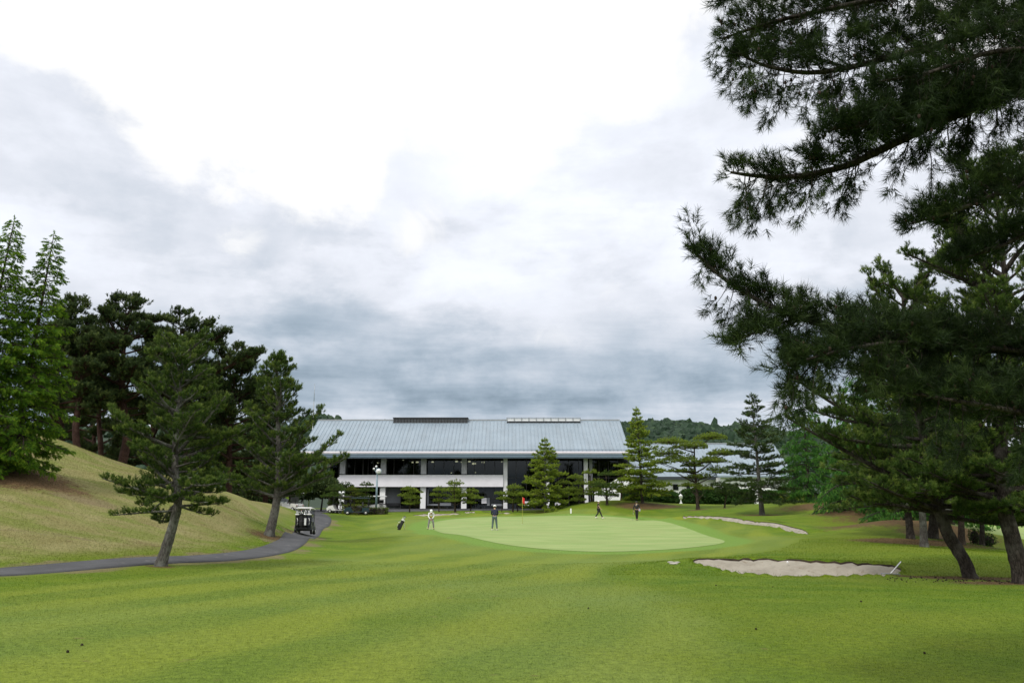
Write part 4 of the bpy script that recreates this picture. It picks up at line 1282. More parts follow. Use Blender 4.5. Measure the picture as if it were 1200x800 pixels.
def smooth3(pts, per=5):
    P = np.array([tuple(p) for p in pts], float)
    if len(P) < 3: return P
    P = np.vstack([2 * P[0] - P[1], P, 2 * P[-1] - P[-2]]); out = []
    for i in range(1, len(P) - 2):
        p0, p1, p2, p3 = P[i - 1], P[i], P[i + 1], P[i + 2]
        for k in range(per):
            t = k / per
            out.append(.5 * ((2 * p1) + (-p0 + p2) * t + (2 * p0 - 5 * p1 + 4 * p2 - p3) * t * t + (-p0 + 3 * p1 - 3 * p2 + p3) * t ** 3))
    out.append(P[-2]); return np.array(out)

def along(P, f):
    """point on polyline list at fraction f"""
    x = f * (len(P) - 1); i = min(int(x), len(P) - 2); return Vector(P[i]).lerp(Vector(P[i + 1]), x - i)

# bark and foliage kinds
B_grey = bark("grey furrowed pine bark", (.040, .036, .032), (.150, .140, .125), 9, moss=(.20, .21, .18))
B_dark = bark("dark pine bark", (.016, .013, .011), (.075, .062, .052), 8, moss=(.11, .10, .085))
B_red = bark("red pine bark", (.018, .010, .008), (.058, .032, .025), 7)
B_brown = bark("brown bark", (.020, .016, .012), (.075, .058, .044), 9)
F_black = foliage("black pine needles", (.020, .050, .008), (.060, .115, .018), (.185, .240, .045), .28)
F_rear = foliage("red pine needles", (.016, .036, .011), (.044, .076, .022), (.130, .170, .045), .22)
F_near = foliage("long dark pine needles", (.008, .020, .005), (.021, .043, .009), (.056, .090, .019), .2)
F_lush = foliage("fresh cedar sprays", (.026, .095, .006), (.110, .235, .014), (.280, .400, .030), .35)
F_cedar = foliage("deodar cedar needles", (.024, .105, .016), (.075, .220, .032), (.170, .340, .055), .38)
F_spruce = foliage("spring green spruce sprays", (.075, .140, .014), (.220, .300, .030), (.400, .470, .065), .35)
F_fir = foliage("dark fir needles", (.018, .042, .011), (.052, .092, .022), (.110, .155, .036), .2)
F_orn = foliage("clipped pine needles", (.055, .105, .014), (.180, .250, .034), (.360, .420, .070), .38)

def par(**k):
    d = dict(sp=.16, ang=(35, 70), rise=.1, vr=.12, max=.6, min=.12, k=.4, tsp=.12, tw=.05, ax=.6, ts=1.0, bend=.05, rmin=.004, per=1, dbl=.7)
    d.update(k); return d
def nee(**k):
    d = dict(n=22, L=.11, w=.010, S=.10, th=(20, 85)); d.update(k); return d

# ---- pine on the left by the path (leaning trunk)
def pine_open(seed, px_trunk, Y, radii, nl, f0, prof, P_, N_, label, bk, fol, name="pine_tree", extra=(), el=(-12, 38), curve=.15, group=None, tsp_scale=1):
    T = Tree(seed); pts = [at(a, b, Y + dy) for a, b, dy in px_trunk]
    b0 = foot(px_trunk[0][0], Y); pts[0] = np.array([pts[0][0], b0[1], b0[2]])
    TP, rr = T.trunk(pts, radii)
    for i in range(nl):
        f = f0 + (1 - f0) * ((i + .5) / nl) ** .9
        p = along(TP, f); az = i * 2.399 + T.rd.uniform(-.35, .35)
        e = R(el[0] + (el[1] - el[0]) * f ** 2 + T.rd.uniform(-14, 16))
        L = prof((f - f0) / (1 - f0)) * T.rd.uniform(.5, 1.25)
        d = (math.cos(az) * math.cos(e), math.sin(az) * math.cos(e), math.sin(e))
        T.limb(p, d, L, .012 + .022 * L, P_, curve=curve * T.rd.uniform(.5, 1.5), t0=.22, tipup=.45, wig=.11)
    for (f, tx, ty, dY, L_, t0) in extra:     # named limbs: aimed at a direction seen in the photo
        p = along(TP, f); q = Vector(at(tx, ty, Y + dY)); d = (q - p); T.limb(p, d, d.length * L_, .012 + .020 * d.length, P_, curve=.02, t0=t0, wig=.04)
    return T.finish(name, b0, label, "tree", bk, fol, N_, group)

prof1 = lambda f: 2.05 * (1 - .52 * f ** 2.4) * (.72 + .28 * min(1, f * 4))
pine_open(11, [(188, 663, 0), (198, 632, 0), (206, 603, 0), (209, 578, 0), (205, 545, 0), (207, 500, .1), (212, 455, .1), (213, 416, .1)], 24.9, [.165, .145, .13, .115, .10, .08, .05, .02], 62, .36, prof1,
          par(sp=.18, max=.68, tsp=.15, tw=.05, per=3, ax=1.0), nee(n=26, L=.105, w=.015, S=.11, th=(12, 70), tipc=.5), "leaning pine with grey trunk beside the cart path, low bare branches stretching left",
          B_grey, F_black, extra=[(.40, 118, 566, -.3, 1, .25), (.33, 133, 601, -.8, 1, .45), (.42, 140, 572, .6, 1, .3), (.36, 262, 586, -.5, 1, .4), (.52, 130, 478, .2, 1, .3), (.46, 150, 525, -.6, 1, .3), (.5, 268, 520, .3, 1, .3), (.62, 262, 462, -.3, 1, .3), (.45, 265, 548, .5, 1, .3), (.58, 140, 500, -.3, 1, .3)])
prof2 = lambda f: 2.8 * (1 - .85 * f ** 1.4) * (.75 + .25 * min(1, f * 4))
pine_open(12, [(315, 628, 0), (321, 605, 0), (325, 580, 0), (327, 540, 0), (326, 490, 0), (325, 450, 0), (325, 421, 0)], 42, [.25, .22, .19, .16, .11, .07, .025], 64, .335, prof2,
          par(sp=.29, max=1.1, tsp=.25, tw=.085, per=3, ax=1.0, rmin=.007), nee(n=26, L=.165, w=.025, S=.18, th=(12, 70), tipc=.5), "upright pine with grey trunk beside the golf cart on the path",
          B_grey, F_black, extra=[(.40, 396, 508, 0, 1, .35), (.34, 404, 535, -1, 1, .35), (.5, 378, 480, .5, 1, .3), (.36, 392, 560, -.5, 1, .35), (.34, 262, 560, 0, 1, .3), (.45, 262, 505, 0, 1, .3)], el=(2, 52))

# ---- tall red pines behind the left hill
def red_pine(seed, px, Y, top, spread, trunkpx, label, lean=0, nl=46, f0=.34, fol=None, base_px=None, extra=()):
    T = Tree(seed); b0 = foot(px, Y)
    tp = Vector(at(px + lean, top + 6, Y)); bb0 = Vector(b0)
    pts = [bb0 + (tp - bb0) * f + Vector((T.rd.gauss(0, .12), T.rd.gauss(0, .12), 0)) * (1 if 0 < f < 1 else 0) for f in (0, .2, .4, .6, .8, 1)]
    TP, rr = T.trunk(pts, [trunkpx, trunkpx * .85, trunkpx * .72, trunkpx * .5, trunkpx * .28, .03], 10)
    P_ = par(sp=.20, max=1.5, min=.18, k=.6, tsp=.25, tw=.18, per=3, ax=1.1, ts=1, rise=.14, vr=.14, bend=.05, rmin=.012, dbl=1)
    for i in range(nl):
        f = f0 + (1 - f0) * ((i + .5) / nl); p = along(TP, f); az = i * 2.399 + T.rd.uniform(-.4, .4)
        g_ = (f - f0) / (1 - f0)
        L = spread * 1.15 * (1 - .84 * g_ ** 1.3) * (.65 + .35 * min(1, g_ * 3)) * T.rd.uniform(.6, 1.25)
        e = R(2 + 26 * g_ + T.rd.uniform(-10, 12))
        T.limb(p, (math.cos(az) * math.cos(e), math.sin(az) * math.cos(e), math.sin(e)), L, .03 + .018 * L, P_, curve=.12, t0=.38, wig=.10, tipup=.35)
    for (f, tx, ty, dY) in extra:
        p = along(TP, f); q = Vector(at(tx, ty, Y + dY)); d = q - p; T.limb(p, d, d.length, .05 + .02 * d.length, P_, curve=.0, t0=.35, wig=.05, tipup=.2)
    return T.finish("pine_tree", b0, label, "tree", B_red, fol or F_rear, nee(n=20, L=.22, w=.046, S=.24, th=(12, 75), tipc=.5), "tall red barked pines behind the hill")
red_pine(21, 92, 58, 352, 3.6, .27, "tall red barked pine behind the hill crest, nearest the bright green conifers", lean=-4)
red_pine(22, 140, 60, 346, 4.3, .36, "thick trunked tall red pine behind the hill with the highest dark top", lean=8, extra=[(.86, 192, 375, 0), (.8, 196, 398, 1), (.7, 66, 400, 0)])
red_pine(23, 118, 66, 372, 3.8, .24, "slender red pine behind two thicker trunks on the hill", lean=0, nl=20)
red_pine(24, 216, 64, 366, 4.4, .3, "tall dark pine showing above the leaning pine by the path", lean=-6, extra=[(.84, 250, 377, 0), (.74, 268, 386, 0), (.6, 305, 412, 0)])
red_pine(25, 268, 68, 404, 4.9, .28, "dark pine with flat topped crown behind the upright pine", lean=2, nl=48, f0=.25, extra=[(.8, 306, 413, 0)])
red_pine(26, 70, 74, 378, 4.6, .26, "dark pine far behind the bright green conifers on the hill", lean=0, nl=36, f0=.25)
red_pine(27, 175, 76, 392, 5.0, .3, "dark pine in the gap between the two tallest pines", lean=4, nl=40, f0=.2)
red_pine(28, 240, 80, 440, 5.0, .3, "low crowned dark pine farthest back behind the leaning pine", lean=4, nl=44, f0=.12)
red_pine(29, 112, 84, 415, 6.0, .3, "low crowned dark pine filling the gap behind the red trunks", lean=0, nl=44, f0=.06)
red_pine(30, 310, 76, 455, 4.2, .26, "dark pine behind the upright pine at the end of the row", lean=0, nl=40, f0=.12)

# ---- conifers with layered drooping limbs
def conifer(seed, b0, top, spread, tr, P_, N_, label, bk, fol, nl=70, f0=.06, el0=-4, el1=35, curve=-.35, name="conifer", lean=(0, 0), group=None, pw=1.0, cat="tree", wig=.05, tipup=0, t0=.15, n=10, jl=(.75, 1.15), lev=0):
    T = Tree(seed); b0 = np.array(b0, float); bb0 = Vector(b0); tp = Vector((b0[0] + lean[0], b0[1] + lean[1], top))
    pts = [bb0.lerp(tp, f) for f in (0, .25, .5, .75, 1)]
    TP, rr = T.trunk(pts, [tr, tr * .8, tr * .55, tr * .3, .012], n)
    for i in range(nl):
        g_ = (i + .5) / nl
        if lev: g_ = min(.99, (math.floor(g_ * lev) + .5) / lev + T.rd.uniform(-.012, .012))
        f = f0 + (1 - f0) * g_ ** 1.05; p = along(TP, min(f, .995)); az = i * 2.399 + T.rd.uniform(-.3, .3)
        L = (spread * (1 - g_) ** pw * (.8 + .2 * min(1, g_ * 6)) + .10 * spread * (1 - g_) + .04) * T.rd.uniform(*jl)
        e = R(el0 + (el1 - el0) * g_ + T.rd.uniform(-6, 6))
        T.limb(p, (math.cos(az) * math.cos(e), math.sin(az) * math.cos(e), math.sin(e)), L, .008 + .014 * L, P_, curve=curve, t0=t0, wig=wig, tipup=tipup)
    T.tuft(TP[-1], UP, P_['ts'] * 1.2)
    return T.finish(name, b0, label, cat, bk, fol, N_, group)
# bright pair on the hill
P_l = par(sp=.14, max=1.2, min=.15, k=.42, tsp=.16, tw=.06, ax=-.35, ts=1, rise=-.06, vr=.10, bend=-.09, rmin=.005, dbl=.9, ang=(40, 75))
N_l = nee(n=34, L=.105, w=.023, S=.18, th=(15, 65), sag=.25)
b_ = foot(13, 37.5); topz = at(30, 275, 37.5)[2]
conifer(31, b_, topz, 2.5, .17, P_l, N_l, "bright green layered conifer with pointed top standing on the hill", B_brown, F_lush, nl=140, f0=.09, el0=-2, el1=30, curve=-.5, jl=(.6, 1.25), lean=(.65, 0), pw=.88)
b_ = foot(-46, 36.0); topz = at(-14, 258, 36.0)[2]
conifer(32, b_, topz, 2.8, .17, P_l, N_l, "bright green layered conifer cut by the left edge of the picture", B_brown, F_lush, nl=140, f0=.09, el0=-2, el1=30, curve=-.5, jl=(.6, 1.25), lean=(.9, 0), pw=.85)

# spruces and firs near the clubhouse
P_s = par(sp=.22, max=.8, min=.15, k=.40, tsp=.2, tw=.08, ax=.25, ts=1, rise=.02, vr=.07, bend=.0, rmin=.012, dbl=1, ang=(45, 75))
N_s = nee(n=20, L=.20, w=.050, S=.22, th=(20, 70))
def topof(px, py, Y): return at(px, py, Y)[2]
b_ = foot(639, 97); conifer(41, b_, topof(639, 515, 97), 3.9, .17, P_s, N_s, "light green layered spruce right of the red flag in front of the clubhouse", B_grey, F_spruce, nl=66, f0=.10, curve=-.16, pw=.92, lev=15, tipup=.25, name="spruce_tree")
b_ = foot(753, 94); conifer(42, b_, topof(749, 479, 94), 3.5, .17, P_s, N_s, "tall light green spruce on the mound by the right end of the clubhouse", B_dark, F_spruce, nl=72, f0=.12, curve=-.12, pw=.95, lev=19, tipup=.25, name="spruce_tree", lean=(-.4, 0))
P_f = par(sp=.22, max=.8, min=.2, k=.42, tsp=.17, tw=.07, ax=.15, ts=1, rise=.0, vr=.05, bend=.0, rmin=.01, dbl=1, ang=(40, 70))
N_f = nee(n=20, L=.18, w=.042, S=.22, th=(20, 70))
b_ = foot(893, 75); conifer(43, b_, topof(887, 463, 75), 3.4, .22, P_f, N_f, "dark fir with tiered branches left of the big right hand pines", B_grey, F_fir, nl=64, f0=.14, curve=-.08, pw=.75, lev=16, tipup=.25, name="fir_tree", lean=(-.3, 0), jl=(.6, 1.2))

F_bush = foliage("shrub leaves", (.012, .045, .010), (.035, .090, .016), (.080, .150, .026), .2)
F_yel = foliage("golden privet leaves", (.040, .075, .010), (.120, .165, .020), (.260, .280, .035), .25)
F_hedge = foliage("clipped hedge leaves", (.025, .050, .010), (.075, .110, .018), (.150, .180, .030), .2)
# ---- spreading red pine in front of the annex
def cloud_pine(seed, b0, H_, pads, label, fol, tr=.16, bend=.4, group=None, N_=None, bk=None, ts=1.0, name="garden_pine", tsp=.2, pt=.55):
    """trunk with horizontal foliage pads; pads: (dx, dy, z fraction, radius)"""
    T = Tree(seed); b0 = np.array(b0, float); bb = Vector(b0)
    mid = Vector((T.rd.uniform(-bend, bend), T.rd.uniform(-bend, bend) * .5, 0))
    pts = [bb, bb + Vector((0, 0, H_ * .3)) + mid * .5, bb + Vector((0, 0, H_ * .6)) + mid, bb + Vector((0, 0, H_ * .92)) + mid * .4]
    TP, rr = T.trunk(pts, [tr, tr * .8, tr * .6, tr * .25], 8)
    P_ = par(sp=.16 * ts, max=.6, min=.1, k=.5, tsp=tsp, tw=.08, ax=1.0, ts=ts, rise=.05, vr=.08, rmin=.01, dbl=1)
    for (dx, dy, zf, r) in pads:
        c = bb + Vector((dx, dy, H_ * zf)); p = along(TP, max(.15, min(1, zf / .95 - .1)))
        T.wood.tube([p, p.lerp(c, .5) + Vector((0, 0, -.08 * r)), c], [tr * .35, tr * .25, .02], 5, cap=False)
        area = r * r * 3.14; nt = int(area / (.034 * ts * ts)) + 8
        for k in range(nt):
            a = T.rd.uniform(0, 6.283); q = math.sqrt(T.rd.random()) * r * (1 + .15 * math.sin(3 * a + dx)); 
            h = r * pt * (1 - (q / r) ** 2)
            z_ = T.rd.uniform(-.25, 1) * h
            pos = c + Vector((q * math.cos(a), q * math.sin(a), z_))
            if k % 5 == 0: T.line(c, pos, .012, .006)
            T.tuft(pos, Vector((math.cos(a) * .5, math.sin(a) * .5, .8)) + Vector((T.rd.gauss(0, .25), T.rd.gauss(0, .25), 0)), ts * T.rd.uniform(.75, 1.2))
    return T.finish(name, b0, label, "tree", bk or B_brown, fol, N_ or nee(n=16, L=.16, w=.042, S=.12, th=(20, 80)), group)

px94 = 94 / 952.0
def pads_px(px0, Y, H_, base_py, lst, rs=random.Random(3)):
    """lst of (px, py, half width px) → pads relative to the tree foot"""
    out = []; k = Y / 955.0
    for (px, py, hw) in lst:
        r = hw * k; z = (base_py - py) * Y / 972.0 / H_
        out.append(((px - px0) * k, rs.uniform(-.35, .35) * r, z, r))
        out.append(((px - px0) * k + rs.uniform(-.3, .3) * r, rs.choice([-1, 1]) * r * .8, z - .02 + rs.uniform(-.03, .03), r * .75))
    return out
Y = 88
b_ = foot(818, Y); Hh = (600 - 513) * Y / 972
cloud_pine(51, b_, Hh, pads_px(818, Y, Hh, 600, [(788, 521, 19), (835, 516, 19), (812, 527, 22), (783, 534, 20), (850, 535, 19), (800, 541, 20), (838, 544, 20), (777, 545, 14), (815, 549, 14), (842, 554, 14), (805, 556, 12), (822, 562, 15), (792, 556, 9), (858, 535, 12), (812, 573, 13), (826, 576, 12)]),
           "spreading flat layered pine with dark trunk in front of the annex", F_orn, tr=.19, bend=.3, name="pine_tree", pt=.40)
b_ = foot(849, 87); Hh = (600 - 570) * 87 / 972
cloud_pine(52, b_, Hh, pads_px(849, 87, Hh, 600, [(845, 573, 10), (853, 577, 12), (842, 581, 10), (850, 584, 9)]), "small rounded pine between the spreading pine and the dark fir", F_fir, tr=.09, bend=.25, group=None)
# garden pines along the clubhouse front
G_ = "clipped garden pines along the clubhouse front"
gp = [
 (61, 395, 96, 604, [(392, 574, 12), (387, 582, 11), (396, 582, 13), (393, 590, 11)], "clipped garden pine with twisted trunk leftmost in the row by the forecourt", F_black, .10),
 (62, 409, 100, 602, [(404, 569, 9), (410, 576, 9), (405, 584, 9)], "dark clipped pine behind the white globe lamp", F_fir, .09),
 (63, 415, 98, 602, [(412, 574, 8), (418, 580, 9), (410, 585, 9), (421, 588, 8), (414, 592, 8)], "yellow green garden tree between two dark clipped pines left of the clock post", F_yel, .08),
 (64, 428, 99, 600, [(428, 568, 8), (430, 575, 10), (426, 582, 10), (431, 588, 9)], "dark round topped garden pine just left of the clock post", F_black, .09),
 (65, 480, 98, 600, [(478, 574, 9), (487, 577, 8), (475, 581, 9), (483, 584, 10), (479, 590, 8), (488, 589, 6)], "clipped double trunk garden pine alone before the grey panel", F_orn, .09),
 (66, 514.5, 98, 600, [(515, 574, 8), (510, 580, 7), (519, 581, 8), (514, 587, 7)], "small garden pine left of the one with the flat crown pad", F_orn, .07),
 (67, 533.5, 97, 599.5, [(533, 566, 10), (531, 575, 13), (536, 581, 13), (529, 587, 10), (541, 586, 7)], "taller garden pine with a flat crown pad against the balcony band", F_orn, .13),
 (68, 551.5, 98, 598, [(552, 574, 8), (548, 580, 9), (557, 582, 9), (551, 588, 8)], "small garden pine right of the one with the flat crown pad", F_orn, .07),
 (69, 601, 98, 597.5, [(603, 569, 10), (598, 577, 11), (608, 578, 11), (602, 586, 11), (590, 582, 7)], "garden pine just left of the red flag", F_orn, .11),
 (70, 606.5, 100, 597, [(612, 574, 7), (608, 584, 8)], "slim garden pine directly behind the red flag", F_fir, .07),
 (71, 684.5, 96, 597, [(676, 560, 10), (682, 567, 11), (674, 574, 12), (684, 579, 12), (678, 586, 10)], "round crowned pine right of the light green layered spruce", F_orn, .10),
 (72, 693.5, 97, 594, [(693, 554, 9), (700, 566, 11), (696, 575, 12)], "two tiered pine with highest pad before the white column pair", F_orn, .14),
 (73, 711.5, 93, 597, [(712, 556, 10), (704, 569, 12), (716, 571, 12), (709, 580, 13), (717, 580, 8)], "layered pine behind the walking golfer in black", F_black, .14),
 (75, 661, 99, 596, [(661, 566, 9), (666, 575, 10), (657, 582, 9)], "small pine in the gap between the layered spruce and the round crowned pine", F_orn, .09),
 (76, 741, 97, 592, [(738, 560, 8), (745, 568, 9), (737, 577, 9), (744, 584, 8)], "small pine pressed against the left side of the tall spruce", F_orn, .09),
 (77, 588, 99, 598, [(586, 577, 7), (591, 584, 8)], "tiny garden pine before the white full height column", F_orn, .06),
 (74, 728, 98, 594, [(727, 555, 9), (733, 562, 9), (722, 568, 10), (732, 577, 10)], "leaning pine before the white stair wall", F_orn, .13),
]
for sd, px, Y, by, lst, lab, fol, tr in gp:
    b_ = foot(px, Y); top = min(p[1] for p in lst); Hh = (by - top + 2) * Y / 972
    if b_[2] > topof(px, by, Y): Hh = topof(px, top, Y) - b_[2]; by = 593 + (1.6 - b_[2]) * 972 / Y
    cloud_pine(sd, b_, Hh, pads_px(px, Y, Hh, by, lst), lab, fol, tr=tr, bend=.15, group=G_)

def bush(seed, x, y, z, rx, ry, h, label, fol, group=None, name="bush", box=False, n=None, lw=.09, cat="bush", ts=1):
    rg = np.random.default_rng(seed)
    n = n or int((rx * h * 2 + ry * h * 2 + rx * ry * 2) * 260)
    if box:
        q = rg.uniform(-1, 1, (n, 3)); ax = rg.integers(0, 3, n); m = rg.random(n) < .8
        for i in range(3): q[(ax == i) & m, i] = np.sign(q[(ax == i) & m, i]) * rg.uniform(.88, 1.04, ((ax == i) & m).sum())
        q[:, 2] = q[:, 2] * .5 + .5; nrm = q - [0, 0, .5]
    else:
        q = rg.normal(size=(n, 3)); q /= np.linalg.norm(q, axis=1)[:, None]; nrm = q.copy()
        lump = 1 + .13 * np.sin(q[:, 0] * 5 + seed) * np.cos(q[:, 1] * 6) + .10 * np.sin(q[:, 2] * 9 + seed * 2)
        q *= (rg.uniform(.55, 1.02, n) ** .5 * lump)[:, None]; q[:, 2] = (q[:, 2] * .5 + .5)
    C = q * [rx, ry, h] + [0, 0, .02]
    D = nrm + rg.normal(0, .6, (n, 3)); D /= np.linalg.norm(D, axis=1)[:, None]
    W = np.cross(D, rg.normal(size=(n, 3))); W /= np.linalg.norm(W, axis=1)[:, None]
    L = lw * rg.uniform(.7, 1.4, n)[:, None]
    V = np.stack([C - W * L * .5, C + W * L * .5, C + D * L * 1.3], 1).reshape(-1, 3)
    ti = np.repeat(np.clip(rg.normal(.45, .22, n), 0, 1), 3)
    root = empty(name, (x, y, z), 0, label, cat, group)
    link_mesh("leaves", tri_mesh("leaves", V, ti), fol, root)
    st = MB()
    for k in range(7):
        a = k * .9; st.tube([(0.1 * math.cos(a), .1 * math.sin(a), -.1), (rx * .5 * math.cos(a), ry * .5 * math.sin(a), h * .7)], [.03, .012], 5)
    # dense twiggy inside
    st.ball((0, 0, h * .46), 1, 8, (rx * .72, ry * .72, h * .40)) if not box else st.box(-rx * .86, rx * .86, -ry * .86, ry * .86, .02, h * .9)
    st.build("stems", B_dark, root)
    return root
# hedge left of the forecourt
Y = 94.5
for i, (pa, pb, h, fol, lab) in enumerate([(404, 430, 1.05, F_yel, "golden green shrub mass under the yellowish garden trees by the forecourt"), (430, 455, .72, F_hedge, "low clipped hedge at the foot of the clock post")]):
    xa, xb = XW(pa, Y), XW(pb, Y); xm = (xa + xb) / 2; zz = gz(xm, Y)
    bush(80 + i, xm, Y, zz - .02, (xb - xa) / 2, .6, h, lab, fol, name="hedge", box=True, cat="hedge", lw=.1)
# yellowish tree by the clock post
# belt of shrubs behind the mound in front of the annex
belt = [(742, 568, 14, F_bush), (757, 571, 12, F_bush), (772, 573, 12, F_bush), (787, 575, 12, F_bush), (806, 573, 12, F_bush), (823, 569, 15, F_bush), (840, 572, 13, F_bush), (857, 568, 15, F_bush), (873, 572, 13, F_bush), (903, 573, 13, F_bush), (919, 576, 12, F_yel), (936, 575, 12, F_yel), (953, 577, 12, F_yel), (972, 577, 13, F_bush), (990, 575, 13, F_bush)]
bl_ = ["left of the tall spruce on the mound", "just right of the tall spruce trunk", "below the first annex window", "beside the white stone ornament", "right of the white stone ornament", "behind the spreading flat pine", "behind the small rounded pine", "below the annex roof edge", "left of the dark fir trunk", "right of the dark fir trunk", "first golden one right of the fir", "middle one of the golden three", "last golden one by the cedar", "under the deodar cedar", "deepest in the cedar shade"]
for i, ((px, py, hw, fol), lb) in enumerate(zip(belt, bl_)):
    Y = 103.0; p = onY(px, Y); zt = topof(px, py, Y); zb = gz(p[0], Y); k = Y / 955
    bush(90 + i, p[0], Y, zb - .1, hw * k * .95, 1.2, max(1.0, zt - zb), ("golden leaved shrub " if fol is F_yel else "green leafy shrub ") + lb, fol, "shrub belt before the annex", lw=.15)

# ---- deodars and pines on the right
P_d = par(sp=.24, max=1.4, min=.25, k=.45, tsp=.22, tw=.08, ax=-.55, ts=1, rise=-.10, vr=.12, bend=-.14, rmin=.008, dbl=.95, ang=(40, 80))
N_d = nee(n=26, L=.17, w=.046, S=.30, th=(12, 60), sag=.35)
GR = "trees on the right hand mounds"
for sd, px, Y, top, spr, lab in [(101, 949, 84, 470, 3.9, "deodar cedar with drooping sprays and thin trunk right of the fir"), (102, 1012, 66, 440, 4.4, "wide deodar cedar whose lowest sprays sweep down to the slope"),
                                 (103, 1062, 58, 420, 4.2, "deodar cedar half hidden behind the right hand pines"), (104, 1115, 66, 380, 4.5, "tall deodar cedar deep behind the right hand pines")]:
    b_ = foot(px, Y); conifer(sd, b_, topof(px, top, Y), spr, .2, P_d, N_d, lab, B_dark, F_cedar, nl=62, f0=.07 if sd != 101 else .12, el0=2, el1=25, curve=-.55, pw=.7, name="cedar_tree", group=GR)
profA = lambda f: 3.3 * (1 - .55 * f ** 1.8) * (.8 + .2 * min(1, f * 4))
NA = nee(n=30, L=.125, w=.016, S=.13, th=(12, 70), tipc=.5)
PA = par(sp=.20, max=1.1, min=.2, tsp=.18, tw=.07, per=3, ax=.85, rmin=.005)
pine_open(111, [(1137, 677, 0), (1129, 655, 0), (1115, 633, 0), (1104, 608, 0), (1097, 582, 0), (1088, 540, 0), (1075, 480, .2), (1064, 420, .3), (1057, 345, .3)], 24.0, [.185, .18, .172, .165, .15, .13, .10, .07, .03], 62, .40, profA, PA, NA,
          "big pine with crooked dark trunk leaning left from the needle litter beside the bunker rake", B_dark, F_black,
          extra=[(.5, 925, 495, 0, 1, .3), (.62, 935, 440, 1, 1, .3), (.75, 985, 355, 0, 1, .3), (.86, 1022, 315, 0, 1, .3), (.44, 1020, 565, -2, 1, .35)], group=GR, el=(-10, 45))
pine_open(112, [(1198, 686, 0), (1192, 655, 0), (1184, 622, 0), (1176, 590, 0), (1172, 540, 0), (1176, 470, .2), (1180, 380, .3), (1175, 300, .3), (1165, 215, .3)], 22.3, [.225, .21, .20, .19, .17, .14, .10, .06, .03], 60, .36, lambda f: 3.6 * (1 - .5 * f ** 2) * (.8 + .2 * min(1, f * 4)), PA, NA,
          "big pine with thick straight dark trunk at the right edge of the picture", B_dark, F_black,
          extra=[(.8, 1060, 300, 0, 1, .3), (.72, 1035, 330, 1, 1, .3), (.6, 1060, 400, -1, 1, .3), (.4, 1090, 560, -1, 1, .35), (.44, 1060, 540, -.5, 1, .35), (.88, 1105, 250, 0, 1, .3)], group=GR, el=(-10, 50))
PC = par(sp=.26, max=1.2, min=.3, tsp=.2, tw=.1, ax=.7, rmin=.009)
NC = nee(n=26, L=.20, w=.036, S=.2, tipc=.4)
for sd, px, Y, lean, top, spr, tr, lab, bk in [
    (113, 1083, 37.8, -8, 400, 3.6, .17, "pine with short grey trunk standing between the crooked pine and the slope", B_grey),
    (114, 1068, 45, -14, 420, 3.8, .2, "dark trunked pine behind the short grey trunk", B_dark),
    (115, 1094, 46, 2, 380, 3.8, .27, "pine with broad nearly black trunk just left of the crooked pine", B_dark),
    (116, 1127, 43.5, -4, 430, 3.4, .17, "slim pine right of the crooked trunk at the mound foot", B_brown),
    (117, 1151, 46, -2, 440, 3.4, .13, "thin pine beside the low shrubs before the distant fairway", B_dark),
    (118, 1208, 44, 0, 400, 4.0, .2, "pine behind the straight trunk at the right edge", B_dark)]:
    pine_open(sd, [(px, 640, 0), (px + lean * .3, 600, 0), (px + lean * .6, 560, 0), (px + lean, 480, 0), (px + lean, top, 0)], Y, [tr, tr * .85, tr * .75, tr * .5, .03], 40, .32,
              lambda f, s=spr: s * (1 - .6 * f ** 1.8), PC, NC, lab, bk, F_black, group=GR, el=(-14, 40))
# low shrubs by the distant fairway
for i, (px, Y, r, h) in enumerate([(1143, 47, .35, .9), (1158, 48, .5, .75)]):
    p = foot(px, Y); bush(130 + i, p[0], p[1], p[2], r, r, h, ["small open shrub left of the thin pine before the distant fairway", "small dark shrub right of the thin pine before the distant fairway"][i], F_bush, lw=.06)
# far trees beyond the distant fairway and at the flanks
k = 0
for px, Y, top, r in [(1085, 118, 560, 5.5), (1120, 122, 548, 6.5), (1150, 120, 555, 6), (1185, 124, 545, 6.5), (1215, 120, 552, 6), (1255, 124, 540, 7), (1060, 120, 556, 5)]:
    p = onY(px, Y); zb = gz(p[0], Y); h = topof(px, top, Y) - zb
    bush(140 + k, p[0], Y, zb - .5, r, r * .8, h, "dark leafy tree beyond the distant fairway on the far right", F_bush, "far trees beyond the distant fairway", name="broadleaf_tree", lw=.5, n=5200, cat="tree"); k += 1
# dark planting behind the parked carts at the left end of the clubhouse
for i, (px, Y, top, r, lab) in enumerate([(352, 101, 558, 3.0, "dark evergreen shrub tree behind the loaded golf cart"), (376, 102, 560, 2.6, "dark evergreen shrub tree over the end of the cart path"), (322, 99, 560, 3.2, "dark evergreen shrub tree at the left end behind the hill foot"), (290, 96, 550, 3.2, "dark evergreen shrub tree behind the hill's low end")]):
    p = onY(px, Y); zb = gz(p[0], Y); bush(150 + i, p[0], Y, zb + (1.6 if i < 2 else .3), r, 2.0, topof(px, top, Y) - zb - (1.6 if i < 2 else .3), lab, F_rear, name="shrub_tree", lw=.2, n=5000, cat="tree")
    if i < 2:
        m_ = MB(); m_.tube([(p[0], Y, zb - .2), (p[0] + .2, Y, zb + 2.2)], [.12, .09], 8); tr_ = m_.build("trunk", B_dark); rt = [o for o in COL.objects if o.get('label') == lab][0]; tr_.parent = rt; tr_.matrix_parent_inverse = Matrix.Translation(-rt.location)

